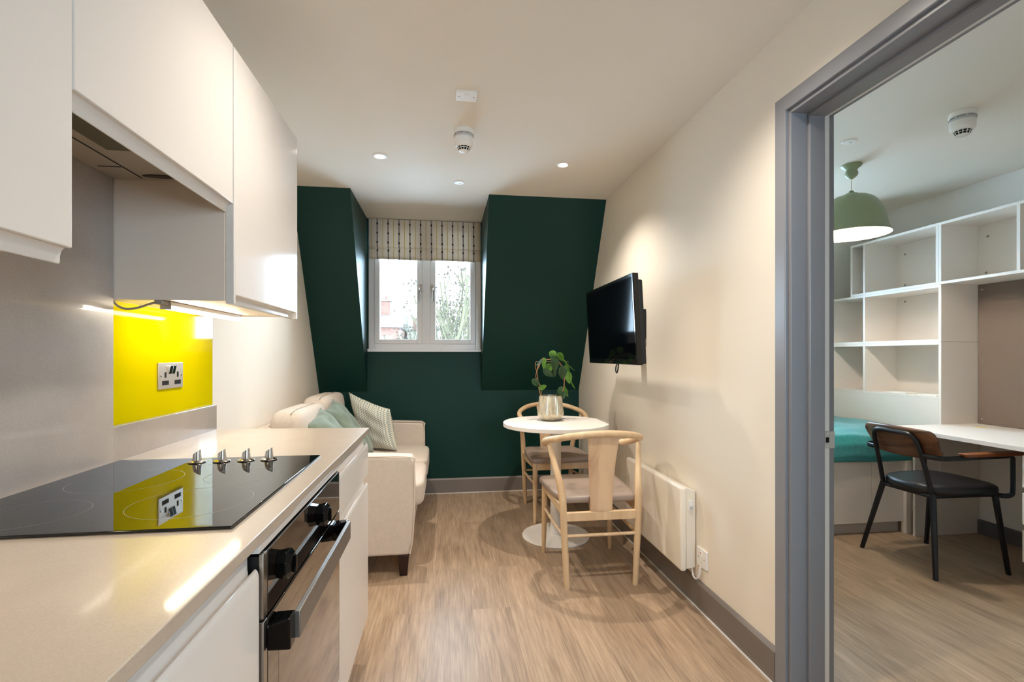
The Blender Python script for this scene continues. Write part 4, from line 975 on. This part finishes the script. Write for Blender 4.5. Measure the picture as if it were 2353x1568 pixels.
# ------------------------------------------------------------------ bedroom armchair
def armchair():
    r = thing('desk_chair', 'black metal desk chair with walnut back and arms in the bedroom', 'chair', (2.82, 2.50, 0))
    cy = 2.50
    feet = {('r',-1):(2.592,-0.222),('r',1):(2.585,0.236),('f',-1):(3.057,-0.215),('f',1):(3.046,0.238)}
    join = {('r',-1):(2.655,-0.150),('r',1):(2.640,0.140),('f',-1):(3.020,-0.175),('f',1):(3.010,0.175)}
    for k, (fx, fy) in feet.items():
        jx, jy = join[k]
        MB().tube([(fx,cy+fy,0.0),(jx,cy+jy,0.435)], [0.0125,0.0165], 6).build('leg', BLKM, r, angle=30)
    m = MB()
    m.tube([(2.65,cy-0.150,0.425),(3.02,cy-0.175,0.430)], 0.013, 8); m.tube([(2.64,cy+0.140,0.425),(3.01,cy+0.175,0.430)], 0.013, 8)
    m.tube([(2.65,cy-0.150,0.425),(2.64,cy+0.140,0.425)], 0.013, 8); m.tube([(3.015,cy-0.175,0.430),(3.005,cy+0.175,0.430)], 0.012, 8)
    m.build('seat_frame', BLKM, r)
    # back hoop
    xb, xt, zt_ = 2.648, 2.553, 0.765
    pts = [(xb,cy-0.150,0.435),(2.606,cy-0.145,0.60),(2.572,cy-0.136,0.715),(2.560,cy-0.120,0.750),(xt,cy-0.090,zt_),(xt,cy,zt_+0.001),(xt,cy+0.085,zt_),(2.558,cy+0.115,0.750),(2.568,cy+0.130,0.715),(2.602,cy+0.138,0.60),(2.640,cy+0.142,0.435)]
    MB().tube(smooth_path(pts, 6), 0.0125, 10).build('back_hoop', BLKM, r)
    # wood back
    def fb(u, v):
        yy = (2*u-1)*0.2215
        xc = 2.578 + 0.9*yy*yy + (-0.030)*(v-0.5)*2*0.9
        rc, Wd, Hd = 0.040, 0.222, 0.0835
        ax_ = abs(yy); h_ = Hd if ax_ < Wd-rc else Hd-rc+math.sqrt(max(0, rc*rc-(ax_-(Wd-rc))**2))
        top, bot = 0.7135+h_-0.010*(yy/Wd)**2, 0.7135-h_+0.006*(yy/Wd)**2
        return (xc, cy+yy*(1-0.05*(1-v)), bot+(top-bot)*v)
    MB().grid(fb, 60, 10).build('backrest', WALNUT, r, solid=0.013)
    # seat
    out = []
    for k in range(40):
        a = 2*PI*k/40; c_, s_ = math.cos(a), math.sin(a)
        ex = 0.235*abs(c_)**0.55*(1 if c_ > 0 else -1); wy = 0.205+0.02*(ex/0.235)
        ey = wy*abs(s_)**(0.60 if c_ > 0 else 0.85)*(1 if s_ > 0 else -1); out.append((ex, ey))
    m = MB(); rings = []
    for z, sc in ((0.428,0.93),(0.434,0.985),(0.455,1.0),(0.472,0.985),(0.481,0.93),(0.484,0.80),(0.482,0.4)):
        rings.append([m.bm.verts.new((2.845+x*sc, cy-0.002+y*sc, z)) for x, y in out])
    for A, B in zip(rings, rings[1:]):
        for k in range(40): m.bm.faces.new([A[k], A[(k+1)%40], B[(k+1)%40], B[k]])
    m.bm.faces.new(rings[0][::-1]); m.bm.faces.new(rings[-1]); m.build('seat_pad', BLKL, r, angle=70)
    for s in (-1, 1):
        arm_ = smooth_path([(2.590,cy+s*0.150,0.650),(2.600,cy+s*0.205,0.650),(2.635,cy+s*0.238,0.650),(2.72,cy+s*0.245,0.652),(2.85,cy+s*0.246,0.655),(3.02,cy+s*0.245,0.657)], 5)
        MB().tube(arm_, 0.012, 8, flat=(0.35,1.1)).build('arm_bar', BLKM, r)
        post = smooth_path([(3.020,cy+s*0.245,0.657),(3.040,cy+s*0.245,0.650),(3.043,cy+s*0.245,0.62),(3.043,cy+s*0.245,0.48),(3.040,cy+s*0.240,0.445),(3.030,cy+s*0.215,0.432),(3.018,cy+s*0.180,0.430)], 5)
        MB().tube(post, 0.012, 8, flat=(1.1,0.45)).build('arm_post', BLKM, r)
        MB().hexa([(2.735,cy+s*0.245-0.024,0.658),(3.110,cy+s*0.245-0.026,0.660),(3.110,cy+s*0.245+0.026,0.660),(2.735,cy+s*0.245+0.024,0.658),(2.725,cy+s*0.245-0.024,0.676),(3.115,cy+s*0.245-0.026,0.680),(3.115,cy+s*0.245+0.026,0.680),(2.725,cy+s*0.245+0.024,0.676)]).build('armrest', WALNUTA, r, bevel=0.005, seg=3)
armchair()

# ------------------------------------------------------------------ outside
GZ = -7.0
o = box(-60, 60, 6, 120, GZ-0.1, GZ).build('unseen_ground', BOUNCEG, smooth=False); o['kind'] = 'structure'; o.name = 'ground'
def house(x0, x1, y, zb, zr, label, chim):
    r = thing('house', label, 'building', ((x0+x1)/2, y, GZ), 'brick houses beyond the window')
    box(x0, x1, y, y+8, GZ, zb).build('wall', BRICK, r, smooth=False)
    MB().prism([(y-0.3, zb), (y+8.3, zb), (y+4, zr)], 'X', x0-0.2, x1+0.2).build('roof', SLATE, r, smooth=False)
    for (a, b, zt2) in chim:
        c = box(a, b, y+2.6, y+3.4, zb, zt2).build('chimney', BRICK, r, smooth=False)
        box(a-0.08, b+0.08, y+2.5, y+3.5, zt2, zt2+0.12).build('chimney_cap', STONE, c, smooth=False)
        nn = max(1, int((b-a)/0.45))
        for k in range(nn):
            MB().lathe([(0.001,0),(0.13,0),(0.11,0.35),(0.001,0.35)], (a+(k+0.5)*(b-a)/nn, y+3.0, zt2+0.12), 12).build('chimney_pot', BRICK, c)
        
    for k in range(int((x1-x0)/1.6)):
        box(x0+0.5+k*1.6, x0+1.3+k*1.6, y-0.04, y+0.04, zb-1.8, zb-0.6).build('window', UPVC, r, smooth=False)
house(-6.5, -3.05, 34, 3.1, 4.6, 'brick house with the tallest chimney stack seen through the left pane', [(-5.15,-3.9,5.15)])
house(-2.5, -0.6, 37, 2.3, 3.5, 'lower slate-roofed brick house right of the tall chimney in the left pane', [(-2.5,-1.6,4.1), (-1.1,-0.65,4.3)])

def tree(x, y, h, spread, n, label, seed):
    rnd = random.Random(seed); r = thing('pollarded_tree', label, 'tree', (x, y, GZ), 'bare trees beyond the window')
    m = MB(); tw = MB()
    m.tube([(x,y,GZ),(x+0.06,y,GZ+2.5),(x-0.04,y,GZ+5.0)], [0.30,0.22,0.16], 9)
    def knob(p):
        for q in range(14):
            dv = Vector((rnd.uniform(-1,1), rnd.uniform(-1,1), rnd.uniform(-0.9,1.0))).normalized()*rnd.uniform(0.02,0.065)
            tw.tube([p, p+dv*0.5, p+dv], [0.020,0.017,0.008], 4)
    def grow(p, d, L, rad, lev):
        k = 4; pts = [p]; q = p.copy()
        for i in range(k):
            if q.z + d.z*L/k > h: break
            d = (d + Vector((rnd.uniform(-.22,.22), rnd.uniform(-.25,.25), rnd.uniform(0.04,.24)))).normalized(); q = q + d*L/k; pts.append(q.copy())
        n_ = len(pts)
        if n_ < 2: knob(p); return
        m.tube(pts, [rad*(1-0.40*i/k) for i in range(n_)], 6 if lev < 2 else 4)
        if lev >= 5 or n_ < k+1: knob(pts[-1]); return
        for c in range(3):
            b = pts[rnd.choice((1,2,3,4))]
            a = rnd.uniform(0, 2*PI); nd = (d + Vector((math.cos(a)*0.46, math.sin(a)*0.6, 0.10))).normalized()
            grow(b, nd, L*rnd.uniform(0.55,0.80), rad*0.60, lev+1)
        if rnd.random() < 0.25: knob(pts[rnd.choice((2,3))])
    for i in range(n):
        a = 2*PI*i/n + rnd.uniform(-0.3,0.3)
        grow(Vector((x, y, GZ+rnd.uniform(4.6,5.0))), Vector((math.cos(a)*0.12*spread, math.sin(a)*0.2*spread, 1)).normalized(), (h-GZ-4.5)*rnd.uniform(0.50,0.66), 0.080, 1)
    m.build('trunk', BARK, r); tw.build('twigs', TWIG, r)
tree(0.52, 16.0, 4.0, 1.0, 5, 'bare pollarded tree seen through the right window pane', 5)
tree(0.95, 19.5, 3.4, 1.3, 5, 'bare tree behind the pollarded tree in the right pane', 12)
tree(-0.80, 19.0, 2.3, 1.0, 4, 'low bare tree seen in front of the houses in the left pane', 21)
